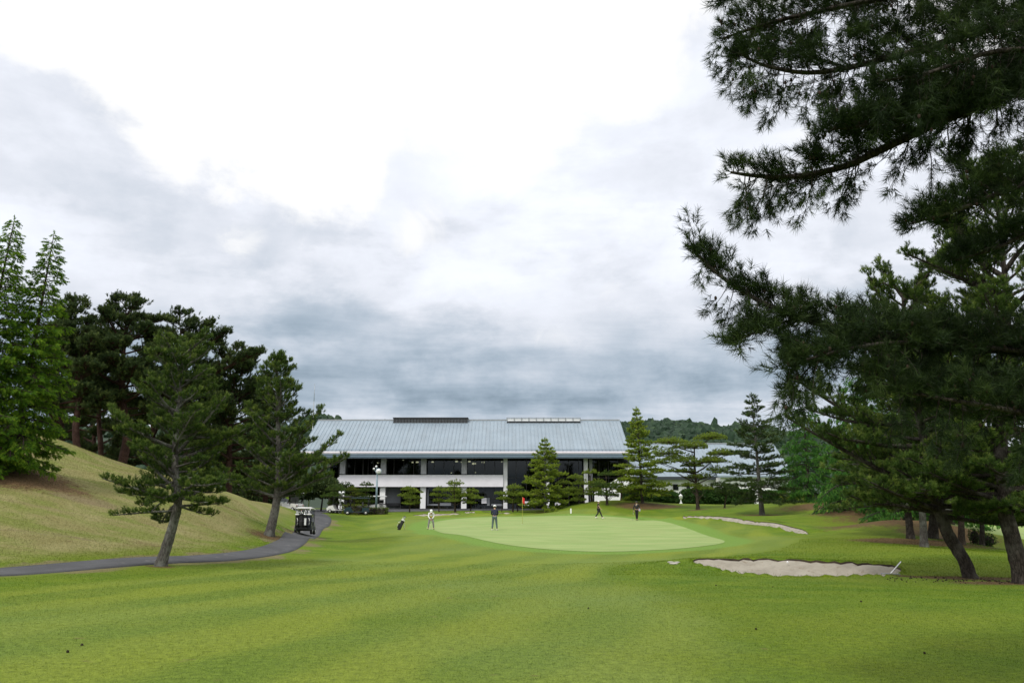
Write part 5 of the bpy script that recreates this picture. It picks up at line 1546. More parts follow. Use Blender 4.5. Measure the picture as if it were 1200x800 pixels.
# ---- overhanging pine whose trunk stands outside the picture on the right
T = Tree(200)
bx, by = 6.6, 6.2
b0 = np.array([bx, by, gz(bx, by)])
TP, rr = T.trunk([b0, b0 + [-.1, 0, 1.2], b0 + [.1, .1, 2.6], b0 + [.2, .2, 4.2], b0 + [.0, .1, 6.0], b0 + [-.1, .3, 7.8], b0 + [0, .3, 9.6]], [.25, .22, .2, .18, .14, .10, .04], 14)
PN = par(sp=.042, max=.34, min=.09, k=.34, tsp=.070, tw=.035, per=3, ax=.35, ts=1, rise=.12, vr=.34, bend=.05, rmin=.0026, dbl=1, ang=(30, 80), top=.18, bare=.25)
NN = nee(n=24, L=.100, w=.0050, S=.07, th=(15, 75), tipc=.4)
PH = dict(PN); PH.update(hang=.30, hlen=.48, sp=.047, max=.38)
def nlimb(pts, r0, P_, t0=.1, startz=None):
    Q = smooth3([at(a, b, Yq) for a, b, Yq in pts], 5)
    s0 = Vector(b0) + Vector((0, .1, startz if startz is not None else Q[0][2] - b0[2] - .5))
    Q = [s0] + [Vector(q) for q in Q]
    T.wood.tube(Q, [r0 * (1 - .85 * i / (len(Q) - 1)) + .004 for i in range(len(Q))], 7, cap=False)
    T.foliate(Q, r0 * .8, P_, t0)
nlimb([(1330, 30, 7.0), (1200, 103, 6.8), (1110, 139, 6.6), (1040, 172, 6.5), (990, 195, 6.5), (930, 207, 6.5), (885, 206, 6.5), (856, 202, 6.5)], .052, PH, .22)
nlimb([(1180, 112, 6.7), (1120, 125, 6.3), (1060, 140, 6.1), (1010, 148, 6.0), (975, 152, 6.0)], .022, PN, .2, 5.2)
nlimb([(1380, -120, 7.2), (1250, -60, 7.0), (1120, -20, 6.8), (1000, 5, 6.7), (910, 25, 6.6), (848, 45, 6.6)], .045, PH, .25)
nlimb([(1380, -20, 6.6), (1260, 10, 6.4), (1140, 40, 6.3), (1050, 66, 6.3), (960, 85, 6.3), (900, 78, 6.3), (865, 62, 6.3)], .040, PH, .25)
nlimb([(1380, -200, 6.4), (1250, -130, 6.2), (1120, -80, 6.0), (1000, -45, 6.0), (900, -20, 6.0), (845, -5, 6.0)], .040, PN, .3)
nlimb([(1380, 60, 6.0), (1270, 60, 5.9), (1170, 60, 5.8), (1090, 85, 5.8), (1030, 96, 5.8)], .030, PH, .3)
nlimb([(1400, 160, 6.4), (1290, 180, 6.2), (1200, 215, 6.1), (1150, 235, 6.1), (1110, 250, 6.1), (1068, 262, 6.1)], .032, PN, .25)
nlimb([(1420, 250, 6.0), (1300, 260, 6.0), (1220, 268, 6.1), (1170, 290, 6.2), (1120, 305, 6.3)], .028, dict(PN, max=.24), .4)
nlimb([(1420, 430, 7.2), (1290, 420, 7.0), (1190, 412, 6.9), (1090, 400, 6.8), (1020, 390, 6.7), (965, 380, 6.7), (910, 362, 6.6), (865, 338, 6.6), (838, 318, 6.6), (812, 294, 6.6)], .045, dict(PH, max=.25, hlen=.32, hang=.25), .22)
nlimb([(1100, 402, 6.8), (1040, 402, 6.4), (990, 410, 6.2), (950, 420, 6.2), (915, 432, 6.2)], .018, PH, .2, 2.6)
nlimb([(900, 360, 6.6), (885, 372, 6.6), (868, 385, 6.6), (856, 398, 6.6)], .010, PN, .6, 2.6) if False else None
nlimb([(1420, 520, 6.6), (1280, 500, 6.4), (1180, 480, 6.3), (1110, 468, 6.3), (1050, 458, 6.3)], .035, PH, .25)
0 and nlimb([(1420, 400, 5.6), (1290, 380, 5.6), (1200, 365, 5.6), (1130, 352, 5.6), (1075, 350, 5.6)], .028, PN, .3)
0 and nlimb([(1420, 560, 5.8), (1300, 540, 5.7), (1210, 520, 5.7), (1140, 512, 5.7), (1080, 505, 5.7)], .028, PH, .3)
0 and nlimb([(1420, 460, 5.2), (1300, 450, 5.1), (1210, 440, 5.1), (1150, 432, 5.1), (1100, 425, 5.1)], .026, PH, .3)
PT = dict(PH); PT.update(max=.24, hlen=.30, hang=.25)
# side limb swinging down from the long lower limb
Q = [Vector(at(*q)) for q in [(935, 372, 6.65), (905, 382, 6.5), (880, 392, 6.45), (862, 402, 6.4)]]
T.wood.tube(Q, [.012, .009, .007, .004], 6, cap=False); T.foliate(Q, .012, PN, .1)
Q = [Vector(at(*q)) for q in [(990, 385, 6.7), (965, 410, 6.5), (940, 440, 6.4), (925, 470, 6.4)]]
T.wood.tube(Q, [.014, .010, .007, .004], 6, cap=False); T.foliate(Q, .012, PH, .1)
# crown above and beyond the frame
for i in range(26):
    f = .35 + .65 * (i + .5) / 26; p = along(TP, f); az = i * 2.399
    if math.cos(az) < -.2 and f < .95: az += math.pi
    L = 2.6 * (1 - .5 * f); T.limb(p, (math.cos(az), math.sin(az), .15), L, .03, par(sp=.2, max=.6, tsp=.14, tw=.06, ax=.5), curve=.1, t0=.3)
near = T.finish("pine_tree", b0, "overhanging long needled pine whose dark limbs reach in from the right edge", "tree", B_dark, F_near, NN)
# small cones on the hanging shoots
cm = MB(); rd = random.Random(8); idx = rd.sample(range(len(T.C)), min(900, len(T.C)))
bl2 = Vector(near.location)
for i in idx:
    p = Vector(T.C[i]) - bl2
    if p.y > 3: continue
    cm.ball((p.x + rd.uniform(-.01, .01), p.y, p.z + .012), .013, 6, (1, 1, 1.5))
cm.build("cones", simple("brown cone scales", (.04, .022, .013), .9, var=.3, scale=40), near)
print("needle tufts near:", len(T.C))
# ------------------------------------------------------------------ golf carts
M_cartw = simple("cream cart plastic", (.70, .70, .68), .35, var=.04, spec=.5)
M_black = simple("black plastic", (.014, .014, .016), .5, var=.2)
M_dgrey = simple("dark grey body", (.05, .055, .06), .4, var=.1)
M_rubber = simple("tyre rubber", (.02, .02, .02), .85, var=.2)
M_rim = simple("wheel hub paint", (.55, .55, .56), .4, var=.1)
M_seat = simple("dark seat vinyl", (.04, .04, .042), .5, var=.15)
M_teal = simple("dark teal body", (.012, .035, .045), .35, var=.1)
M_red = simple("red lens", (.35, .02, .015), .3)
M_silver = simple("polished club steel", (.55, .56, .58), .25, metal=.9, var=.05)
M_clear = glassmat("clear windscreen", (.85, .88, .88), 1.0)

def make_cart(loc, rz, label, body, roofm, loaded=False, group="golf carts by the clubhouse"):
    """cart facing +y, wheels on z = 0; 1.25 wide, 1.9 high, 3.1 long"""
    r = empty("golf_cart", loc, rz, label, "golf cart", group)
    b = MB()
    side = [(-1.30, .30), (-1.34, .62), (-1.15, .80), (-.55, .82), (-.50, .42), (.42, .36), (.60, .50), (.80, .92), (1.30, .80), (1.52, .52), (1.48, .28)]
    b.prism(side, 'x', -.56, .56)
    for sx in (-1, 1):     # wheel arches
        for yy_ in (-.95, 1.08):
            pr = [(yy_ + .36 * math.cos(a), .30 + .34 * math.sin(a)) for a in np.linspace(0, math.pi, 9)]
            b.prism(pr + [(yy_ - .30, .30), (yy_ + .30, .30)][::-1][:0] , 'x', sx * .50, sx * .63)
    b.build("body", body, r)
    f = MB(); f.bbox(0, .0, .30, 1.16, 1.0, .08, .02); f.build("floor_pan", M_black, r)
    s = MB(); s.bbox(0, -.25, .90, 1.08, .50, .14, .03); s.build("seat", M_seat, r)
    s = MB(); s.bbox(0, -.55, 1.22, 1.08, .12, .44, .03); s.build("backrest", M_seat, r)
    s = MB(); s.bbox(0, -.98, .92, 1.08, .42, .12, .03); s.build("rear_seat", M_seat, r)
    for x_ in (-.56, .56):
        for (ya, za, yb, zb) in ((-1.25, .75, -1.22, 1.82), (.92, .88, .62, 1.82)):
            p = MB(); p.tube([(x_, ya, za), (x_ * .96, yb, zb)], .022, 6); p.build("post", M_black, r)
    c = MB(); c.bbox(0, -.30, 1.86, 1.26, 2.15, .09, .04); c.bbox(0, -.30, 1.925, 1.0, 1.8, .045, .02)
    c.build("canopy", roofm, r)
    w = MB(); w.add([(-.53, .93, .92), (.53, .93, .92), (.52, .64, 1.78), (-.52, .64, 1.78), (-.53, .95, .92), (.53, .95, .92), (.52, .66, 1.78), (-.52, .66, 1.78)],
                    [(3, 2, 1, 0), (4, 5, 6, 7), (0, 1, 5, 4), (1, 2, 6, 5), (2, 3, 7, 6), (3, 0, 4, 7)])
    w.build("windscreen", M_clear, r)
    rb_ = MB(); rb_.tube([(-.52, -1.22, 1.50), (.52, -1.22, 1.50)], .02, 6); rb_.tube([(-.52, -1.24, 1.12), (.52, -1.24, 1.12)], .02, 6); rb_.build("rear_rail", M_black, r)
    bk = MB(); bk.box(-.54, .54, -1.62, -1.32, .40, .44); bk.tube([(-.54, -1.62, .44), (-.54, -1.62, .72), (.54, -1.62, .72), (.54, -1.62, .44)], .018, 6); bk.build("bag_rack", M_black, r)
    st = MB(); st.tube([(-.28, .72, .85), (-.28, .38, 1.15)], .02, 6)
    th = [(-.28 + .17 * math.cos(a), .37 + .05 * math.sin(a), 1.16 + .15 * math.sin(a)) for a in np.linspace(0, 6.283, 13)]
    st.tube(th, .014, 5, cap=False); st.build("steering_wheel", M_black, r)
    for x_ in (-.57, .57):
        for yy_ in (-.95, 1.08):
            M_ = Matrix.Translation((x_, yy_, .23)) @ Matrix.Rotation(R(90), 4, 'Y')
            t_ = MB(); t_.lathe([(.13, -.085), (.20, -.09), (.23, -.06), (.23, .06), (.20, .09), (.13, .085)], 16, M=M_); tw = t_.build("wheel", M_rubber, r)
            h_ = MB(); h_.lathe([(.12, -.092), (.12, .092)], 12, M=M_); h_.build("rim", M_rim, tw)
        for k_, (yy_, mt, nm) in enumerate(((1.505, M_white, "headlight"), (-1.335, M_red, "tail_light"))):
            l = MB(); l.bbox(x_ * .78, yy_, .60, .16, .04, .09, .01); l.build(nm, mt, r)
    return r

def make_bag(loc, rz, tilt, label, mat, trim, seed, group, h=.86, stand=False, hood=None, towel=False):
    g_ = random.Random(seed)
    r = empty("golf_bag", loc, rz, label, "golf bag", group); r.rotation_euler = (tilt, 0, rz)
    b = MB(); b.lathe([(.11, 0), (.125, .03), (.12, .35), (.13, h - .05), (.145, h)], 14); b.bbox(0, -.15, .30, .20, .10, .34, .03); b.bbox(.12, -.02, .40, .08, .14, .46, .02)
    b.build("bag_body", mat, r)
    c = MB(); c.lathe([(.147, h - .06), (.15, h - .03), (.15, h + .012), (.11, h + .014)], 14); c.build("top_cuff", trim, r)
    s = MB(); s.tube([(.0, -.14, .62), (.05, -.26, .50), (.05, -.26, .30), (0, -.16, .16)], .016, 5); s.build("strap", trim, r)
    for i in range(9):
        a = i * .7; q = .07 * math.sqrt((i + .5) / 9) + .02; x_, y_ = q * math.cos(a), q * math.sin(a); hh = h + g_.uniform(.10, .24)
        c = MB(); c.tube([(x_ * .8, y_ * .8, h - .2), (x_ * 1.25, y_ * 1.25, hh)], .006, 5)
        cl = c.build("club", M_silver, r)
        hd = MB()
        if i < 3: hd.ball((x_ * 1.3, y_ * 1.3 - .02, hh + .03), .052, 8, (.9, 1.1, .9)); hd.build("head_cover", [M_black, trim, hood or M_dgrey][i], cl)
        else: hd.prism([(-.01, 0), (.06, .012), (.065, .05), (.0, .022)], 'y', y_ * 1.25 - .008, y_ * 1.25 + .008, Matrix.Translation((x_ * 1.25, 0, hh))); hd.build("club_head", M_silver, cl)
    if stand:
        for sx in (-1, 1):
            l = MB(); l.tube([(sx * .05, .13, h - .12), (sx * .22, .52, -.02 + .0)], .009, 5); l.build("stand_leg", M_silver, r)
    if towel:
        t_ = MB(); t_.box(-.02, .10, -.285, -.272, .20, .62); t_.build("towel", M_white, r)
    return r

c1 = foot(351.5, 51.5)
sl_ = (gz(c1[0], 54.5) - gz(c1[0] + .1, 51)) / 3.5
cart = make_cart((c1[0], c1[1] + 1.2, gz(c1[0], c1[1] + 1.2) + .035), R(8), "white roofed golf cart on the path with four dark golf bags strapped to its rear", M_dgrey, M_cartw, group="golf carts by the clubhouse")
cart.rotation_euler = (math.atan(sl_), 0, R(8)); cart.scale = (.86, .86, .86)
bagm = [simple("black bag nylon", (.016, .016, .018), .6, var=.3), simple("navy bag nylon", (.018, .022, .035), .6, var=.3), simple("charcoal bag nylon", (.03, .03, .032), .6, var=.3)]
for i, (m_, tr_, lab) in enumerate([(bagm[0], M_cartw, "black golf bag with pale trim, leftmost on the cart rack"), (bagm[2], M_black, "charcoal golf bag second from left on the cart rack"), (bagm[0], M_silver, "black golf bag with a hanging white towel, third on the cart rack"), (bagm[1], M_cartw, "navy golf bag with pale trim, rightmost on the cart rack")]):
    Mw = Matrix.Translation(cart.location) @ cart.rotation_euler.to_matrix().to_4x4() @ Matrix.Scale(.86, 4)
    p = Mw @ Vector((-.42 + .28 * i, -1.47, .445))
    make_bag(p, R(8), R(4), lab, m_, tr_, 300 + i, "golf bags on the loaded cart", hood=M_red if i == 1 else M_white, towel=(i == 2))
def cart_at(px, Y, rz, label, body, roofm, dz=.04):
    p = foot(px, Y); return make_cart((p[0], p[1], p[2] + dz), rz, label, body, roofm)
cart_at(340, 84, R(60), "white golf cart half hidden by the hill foot behind the loaded cart", M_cartw, M_white, .1)
cart_at(419, 92.6, R(97), "dark teal golf cart parked before the golden shrubs", M_teal, M_teal, .0)
cart_at(427, 99.6, R(120), "white roofed golf cart parked behind the golden shrubs", M_cartw, M_white, .05)
cart_at(442.5, 100.6, R(165), "white roofed golf cart parked behind the clock post", M_cartw, M_white, .05)
cart_at(399, 95.2, R(85), "low white and black golf cart beside the white globe lamp", M_cartw, M_black, .04)

# stand bag on the fringe
p = foot(467.2, 61)
make_bag((p[0], p[1], p[2]), R(-80), R(-24), "black stand bag leaning on its legs on the grass left of the green", bagm[0], M_cartw, 330, None, h=.80, stand=True)

# ------------------------------------------------------------------ flag, clock post, lamps, marker
p = foot(612.2, 68)
fr = empty("golf_flag", p, 0, "red flag on a thin yellow pole in the hole of the green", "golf flag")
b = MB(); b.tube([(0, 0, -.1), (0, 0, 2.25)], [.014, .011], 6); b.build("pole", simple("yellow pole paint", (.55, .50, .12), .5), fr)
nx_, nz_ = 8, 6; vs = []
for j in range(nz_ + 1):
    for i in range(nx_ + 1):
        u_ = i / nx_; v_ = j / nz_
        vs.append((.012 + u_ * .19, .05 * math.sin(u_ * 6 + v_ * 2) * u_, 2.23 - v_ * .44 - u_ * .10 - .10 * u_ * v_))
fs = [(j * (nx_ + 1) + i, j * (nx_ + 1) + i + 1, (j + 1) * (nx_ + 1) + i + 1, (j + 1) * (nx_ + 1) + i) for j in range(nz_) for i in range(nx_)]
vs2 = [(a + .0, b_ + .006, c) for a, b_, c in vs]; n_ = len(vs)
b = MB(); b.add(vs + vs2, fs + [tuple(n_ + k for k in f[::-1]) for f in fs], True); b.build("flag", simple("red flag cloth", (.62, .018, .022), .7, var=.1), fr)
b = MB(); b.lathe([(.056, 0.0), (.056, .018), (.050, .018), (.050, .0)], 14, (0, 0, -.002)); b.build("cup", M_white, fr)

M_postb = simple("blue grey post paint", (.20, .28, .33), .45, var=.1)
Y = 96.0; p = foot(440.6, Y)
cp = empty("clock_post", p, 0, "blue grey post with a round white clock and small lamps before the balcony", "clock")
zt = topof(441, 554, Y) - p[2]
b = MB(); b.lathe([(.30, 0), (.30, .25), (.22, .32)], 12); b.tube([(0, 0, .3), (0, 0, zt)], [.13, .10], 10); b.build("post", M_postb, cp)
zc_ = topof(442.5, 552, Y) - p[2]
Mc = Matrix.Translation((.18, -.16, zc_)) @ Matrix.Rotation(R(90), 4, 'X')
b = MB(); b.lathe([(.34, -.10), (.36, -.08), (.36, .08), (.33, .10)], 24, M=Mc); hd = b.build("clock_head", M_postb, cp)
b = MB(); b.lathe([(.30, .101), (.30, .108)], 24, M=Mc); b.build("dial", M_white, hd)
b = MB()
for k in range(12):
    a = k * math.pi / 6; b.box(.18 + .25 * math.sin(a) - .012, .18 + .25 * math.sin(a) + .012, -.276, -.269, zc_ + .25 * math.cos(a) - .012, zc_ + .25 * math.cos(a) + .012)
b.build("hour_marks", M_black, hd)
for an_, ln_, nm in ((50, .14, "hour_hand"), (-62, .22, "minute_hand")):
    b = MB(); Mh = Matrix.Translation((.18, -.280 if ln_ > .2 else -.286, zc_)) @ Matrix.Rotation(R(an_), 4, 'Y'); b.box(-.012, .012, -.002, .002, -.02, ln_, Mh); b.build(nm, M_black, hd)
for (px, py) in ((438.3, 549), (441, 546.3)):
    q = at(px, py, Y); b = MB(); x_, z_ = q[0] - p[0], q[2] - p[2]
    b.tube([(0, 0, zt - .2), (x_, 0, z_)], .025, 6); arm = b.build("lamp_arm", M_postb, cp)
    b = MB(); b.ball((x_, 0, z_), .13, 10); b.build("globe", M_white, arm)
Y = 95.4; p = foot(398.3, Y)
lp = empty("globe_lamp", p, 0, "white post lamp with three small globes beside the twisted garden pine", "lamp")
zt = topof(400, 577, Y) - p[2]
b = MB(); b.tube([(0, 0, 0), (0, 0, zt * .95)], [.09, .07], 8); b.lathe([(.16, 0), (.14, .2)], 10); b.build("post", M_white, lp)
for (px, py) in ((398.2, 577), (402.2, 577), (402.2, 581.2)):
    q = at(px, py, Y); x_, z_ = q[0] - p[0], q[2] - p[2]
    b = MB(); b.tube([(0, 0, z_ - .1), (x_, 0, z_)], .03, 6); arm = b.build("lamp_arm", M_white, lp)
    b = MB(); b.ball((x_, 0, z_), .17, 10); b.build("globe", M_white, arm)
p = foot(669, 89)
b = MB(); b.bbox(0, 0, .22, .16, .12, .5, .02); b.prism([(-.08, .47), (.08, .47), (.05, .53), (-.05, .53)], 'y', -.05, .05); o = b.build("marker_post", M_white); o.location = p
tag(o, "short white marker post on the grass behind the green", "marker post")
# white stone ornament by the annex shrubs
p = foot(798, 100)
zt = topof(798, 578, 100) - p[2]; k = zt / 2.1
b = MB(); b.lathe([(.34 * k, 0), (.30 * k, .12 * k), (.14 * k, .32 * k), (.11 * k, .75 * k), (.16 * k, .95 * k), (.34 * k, 1.08 * k), (.36 * k, 1.5 * k), (.44 * k, 1.62 * k), (.28 * k, 1.82 * k), (.08 * k, 1.95 * k), (.05 * k, 2.1 * k)], 12)
o = b.build("stone_ornament", M_white); o.location = p
tag(o, "tall white stone ornament standing among the shrubs before the annex", "ornament")

# ------------------------------------------------------------------ rake, ball, drain stones
a_ = foot(1043.5, 24.35); b_ = foot(1056, 26.6)
rk = empty("bunker_rake", a_, 0, "white handled rake lying across the right end of the front bunker", "rake")
d_ = Vector(b_ - a_)
b = MB(); b.tube([(0, 0, .05), tuple(d_ + Vector((0, 0, .10)))], .018, 6); b.build("handle", M_white, rk)
dn = d_.normalized(); nn = Vector((dn.y, -dn.x, 0))
b = MB(); e_ = Vector((0, 0, .045)); b.tube([tuple(e_ - nn * .26), tuple(e_ + nn * .26)], .018, 6)
for i in range(9):
    q = e_ + nn * (-.24 + .06 * i); b.tube([tuple(q), tuple(q + Vector((0, 0, -.07)))], .006, 4)
b.build("rake_head", M_greyp, rk)
p = foot(923, 27.2)
b = MB(); b.ball((0, 0, 0), .034, 10); o = b.build("golf_ball", M_white); o.location = (p[0], p[1], p[2] + .01); tag(o, "white golf ball lying at the back edge of the front bunker", "golf ball")
g_ = random.Random(5)
for i, (px, Y, s) in enumerate([(786, 27.3, .10), (789.5, 27.0, .13), (793.5, 27.2, .09)]):
    p = foot(px, Y); b = MB(); b.ball((0, 0, 0), s, 7, (1.3, .9, .28)); o = b.build("stone", simple("pale stone", (.42, .40, .36), .9, var=.2)); o.location = (p[0], p[1], p[2] + .005)
    tag(o, ["small flat pale stone left of the front bunker, leftmost of three", "flat pale stone left of the front bunker, the middle one", "smallest pale stone nearest the front bunker's left tip"][i], "stone", "pale stones left of the front bunker")

# fallen cones and scraps on the turf
M_cone = simple("fallen cone", (.030, .018, .011), .9, var=.4, scale=30)
b = MB()
for k in range(7):
    z_ = k / 6; rr_ = .026 * math.sin(math.pi * (.12 + .8 * z_))
    for j in range(7):
        a = j * .9 + k * .45; b.bbox(rr_ * math.cos(a), rr_ * math.sin(a), .008 + z_ * .045, .014, .014, .008, .002)
proto = b.build("pine_cone", M_cone)
spots = []
for i in range(110):
    px = g_.uniform(1040, 1230); Y = 23.4 + g_.gauss(0, .5) - (px - 1040) * .004
    if px > 1235 or px < 990: continue
    spots.append((px, Y))
for q in [(905, 20), (690, 14), (887, 11.4), (1082, 9.6), (78, 9.6), (96, 10.1), (840, 20.5), (1010, 15)]: spots.append(q)
for i, (px, Y) in enumerate(spots):
    p = foot(px, Y); o = proto if i == 0 else proto.copy()
    if i: COL.objects.link(o)
    s = g_.uniform(.45, .75); o.scale = (s, s, s); o.location = (p[0], p[1], p[2] + .012 * s); o.rotation_euler = (R(g_.uniform(60, 100)), 0, g_.uniform(0, 6.28))
    tag(o, "small brown fallen pine cone lying on the turf", "pine cone", "fallen pine cones on the turf")
# ------------------------------------------------------------------ people
M_skin = simple("skin", (.45, .27, .19), .55, var=.05)
M_hair = simple("black hair", (.012, .010, .009), .5)
def skin_mesh(name, joints, bones, mat, parent, root=0, sub=2):
    me = bpy.data.meshes.new(name)
    me.from_pydata([j[:3] for j in joints], bones, [])
    o = bpy.data.objects.new(name + "_tmp", me); COL.objects.link(o)
    md = o.modifiers.new("s", 'SKIN'); md.use_smooth_shade = True
    for i, j in enumerate(joints):
        r_ = j[3]; v = me.skin_vertices[0].data[i]
        v.radius = (r_, r_) if not hasattr(r_, '__len__') else r_
        v.use_root = (i == root)
    s_ = o.modifiers.new("u", 'SUBSURF'); s_.levels = sub; s_.render_levels = sub
    dg = bpy.context.evaluated_depsgraph_get(); dg.update()
    m2 = bpy.data.meshes.new_from_object(o.evaluated_get(dg)); m2.name = name
    bpy.data.objects.remove(o)
    m2.polygons.foreach_set("use_smooth", np.ones(len(m2.polygons), bool))
    m2.materials.clear()
    return link_mesh(name, m2, mat, parent)

def person(loc, rz, pose, label, shirt, trousers, shoes, cap=None, sleeve=True, scale=1.0, extra=None):
    """pose: dict of joint positions, figure faces -y, feet on z=0"""
    r = empty("person", loc, rz, label, "person", "golfers on and around the green"); r.scale = (scale,) * 3
    P = {k: Vector(v) for k, v in pose.items()}
    def hand(w, e):
        d = (w - e).normalized(); s = d.cross(Vector((0, 1, .2))).normalized()
        J = []; c = w + d * .05; J.append((*c, .030)); out = []
        for i in range(4):
            b0 = w + d * .085 + s * (.026 - .017 * i); l = [.062, .072, .068, .052][i]
            b1 = b0 + d * l * .55 - Vector((0, .012, 0)); b2 = b1 + d * l * .4 - Vector((0, .022, 0))
            out.append([(*b0, .011), (*b1, .0095), (*b2, .008)])
        t0 = w + d * .03 + s * .034; t1 = t0 + (d * .6 + s * .6) * .04; t2 = t1 + d * .03
        out.append([(*t0, .012), (*t1, .011), (*t2, .009)])
        return J, out
    J = []; B = []
    def add(p, rad, par_=None):
        J.append((*p, rad))
        if par_ is not None: B.append((par_, len(J) - 1))
        return len(J) - 1
    pe = add(P['pelvis'], (.135, .10)); ab = add(P['pelvis'].lerp(P['chest'], .45), (.12, .09), pe); ch = add(P['chest'], (.14, .10), ab)
    nb = add(P['neck'], .058, ch); he = add(P['head'] - (P['head'] - P['neck']).normalized() * .05, .075, nb); ht = add(P['head'] + (P['head'] - P['neck']).normalized() * .05, (.080, .085), he)
    no = add(P['head'] + P['face'].normalized() * .095 - (P['head'] - P['neck']).normalized() * .02, .014, he)
    for sd in 'LR':
        sh = add(P['sh' + sd], .055, ch); el = add(P['el' + sd], .040, sh); wr = add(P['wr' + sd], .026, el)
        jj, fg = hand(P['wr' + sd], P['el' + sd]); c = add(jj[0][:3], jj[0][3], wr)
        for f in fg:
            pv = c
            for q in f: pv = add(q[:3], q[3], pv)
        hp = add(P['hip' + sd], .085, pe); kn = add(P['kn' + sd], .056, hp); an_ = add(P['an' + sd], .038, kn)
        ft = P['an' + sd] + P['ft' + sd] * .17 - Vector((0, 0, .05)); add(ft, .032, an_)
    body = skin_mesh("body", J, B, M_skin, r)
    # shirt
    J = []; B = []
    pe = add(P['pelvis'] + Vector((0, 0, .02)), (.155, .118)); ab = add(P['pelvis'].lerp(P['chest'], .45), (.150, .115), pe); ch = add(P['chest'], (.165, .122), ab); add(P['chest'].lerp(P['neck'], .72), .075, ch)
    for sd in 'LR':
        sh = add(P['sh' + sd], .075, ch); f = .95 if sleeve else .5
        m_ = add(P['sh' + sd].lerp(P['el' + sd], f), .054, sh)
        if sleeve: add(P['el' + sd].lerp(P['wr' + sd], .92), .040, m_)
    skin_mesh("shirt", J, B, shirt, r)
    J = []; B = []
    pe = add(P['pelvis'] - Vector((0, 0, .01)), (.150, .115))
    for sd in 'LR':
        hp = add(P['hip' + sd], .105, pe); kn = add(P['kn' + sd], .076, hp); add(P['an' + sd] + Vector((0, 0, .02)), .062, kn)
    skin_mesh("trousers", J, B, trousers, r)
    for sd in 'LR':
        a = P['an' + sd]; f = P['ft' + sd].normalized(); b = MB()
        Mx = Matrix.Translation((a.x, a.y, a.z - .045)) @ Matrix.Rotation(math.atan2(f.x, -f.y), 4, 'Z')
        b.ball((0, -.07, 0), .05, 10, (.95, 2.7, .85), Mx); b.build("shoe", shoes, r)
    hd = P['head']; up_ = (P['head'] - P['neck']).normalized(); fc = P['face'].normalized(); rt = fc.cross(up_).normalized(); fc = up_.cross(rt)
    Mh = Matrix((( rt.x, -fc.x, up_.x, hd.x), (rt.y, -fc.y, up_.y, hd.y), (rt.z, -fc.z, up_.z, hd.z), (0, 0, 0, 1)))
    h = MB(); h.ball((0, .018, .02), .098, 12, (.92, 1.02, 1.08), Mh)
    h.v = h.v; h.build("hair", M_hair, r)
    for sx in (-1, 1):
        e = MB(); e.ball((sx * .032, -.098, .005), .011, 8, M=Mh); e.build("eye", M_black, r)
        e = MB(); e.ball((sx * .092, -.005, -.005), .022, 8, (.4, .8, 1.2), Mh); e.build("ear", M_skin, r)
    e = MB(); e.ball((0, -.096, -.058), .018, 8, (1.3, .35, .3), Mh); e.build("mouth", simple("lips", (.30, .12, .10), .5), r)
    f_ = MB(); f_.ball((0, -.030, -.01), .088, 12, (.86, .92, 1.15), Mh); f_.build("face", M_skin, r)
    if cap:
        c = MB(); c.lathe([(.112, .02), (.112, .07), (.095, .115), (.05, .14), (.008, .146)], 14, M=Mh @ Matrix.Translation((0, .01, 0)))
        pr = [(.09 * math.cos(a), -.085 - .085 * math.sin(a)) for a in np.linspace(0, math.pi, 9)]
        c.prism(pr, 'z', .035, .047, Mh); c.build("cap", cap, r)
    return r, P
def club(r, p0, p1, label):
    Mw = Matrix.Translation(r.location) @ Matrix.Rotation(r.rotation_euler.z, 4, 'Z') @ Matrix.Scale(r.scale.x, 4)
    a = Mw @ Vector(p0); b_ = Mw @ Vector(p1); e = empty("putter", a, 0, label, "golf club", "putters held by the golfers")
    d = b_ - a; s = MB(); s.tube([(0, 0, 0), tuple(d)], .009, 6); s.build("shaft", M_silver, e)
    g1 = MB(); g1.tube([tuple(-d * .08), tuple(d * .2)], .015, 6); g1.build("grip", M_black, e)
    h = MB(); h.bbox(d.x, d.y, d.z + .01, .12, .04, .03, .006); h.build("putter_head", M_silver, e)

stand = dict(pelvis=(0, 0, .95), chest=(0, .0, 1.30), neck=(0, 0, 1.48), head=(0, -.01, 1.62), face=(0, -1, 0),
             shL=(.19, 0, 1.40), shR=(-.19, 0, 1.40), elL=(.25, .02, 1.12), elR=(-.25, .02, 1.12), wrL=(.25, -.08, .88), wrR=(-.25, -.08, .88),
             hipL=(.09, 0, .90), hipR=(-.09, 0, .90), knL=(.11, -.02, .50), knR=(-.11, -.02, .50), anL=(.12, .0, .09), anR=(-.12, .0, .09), ftL=(.2, -1, 0), ftR=(-.2, -1, 0))
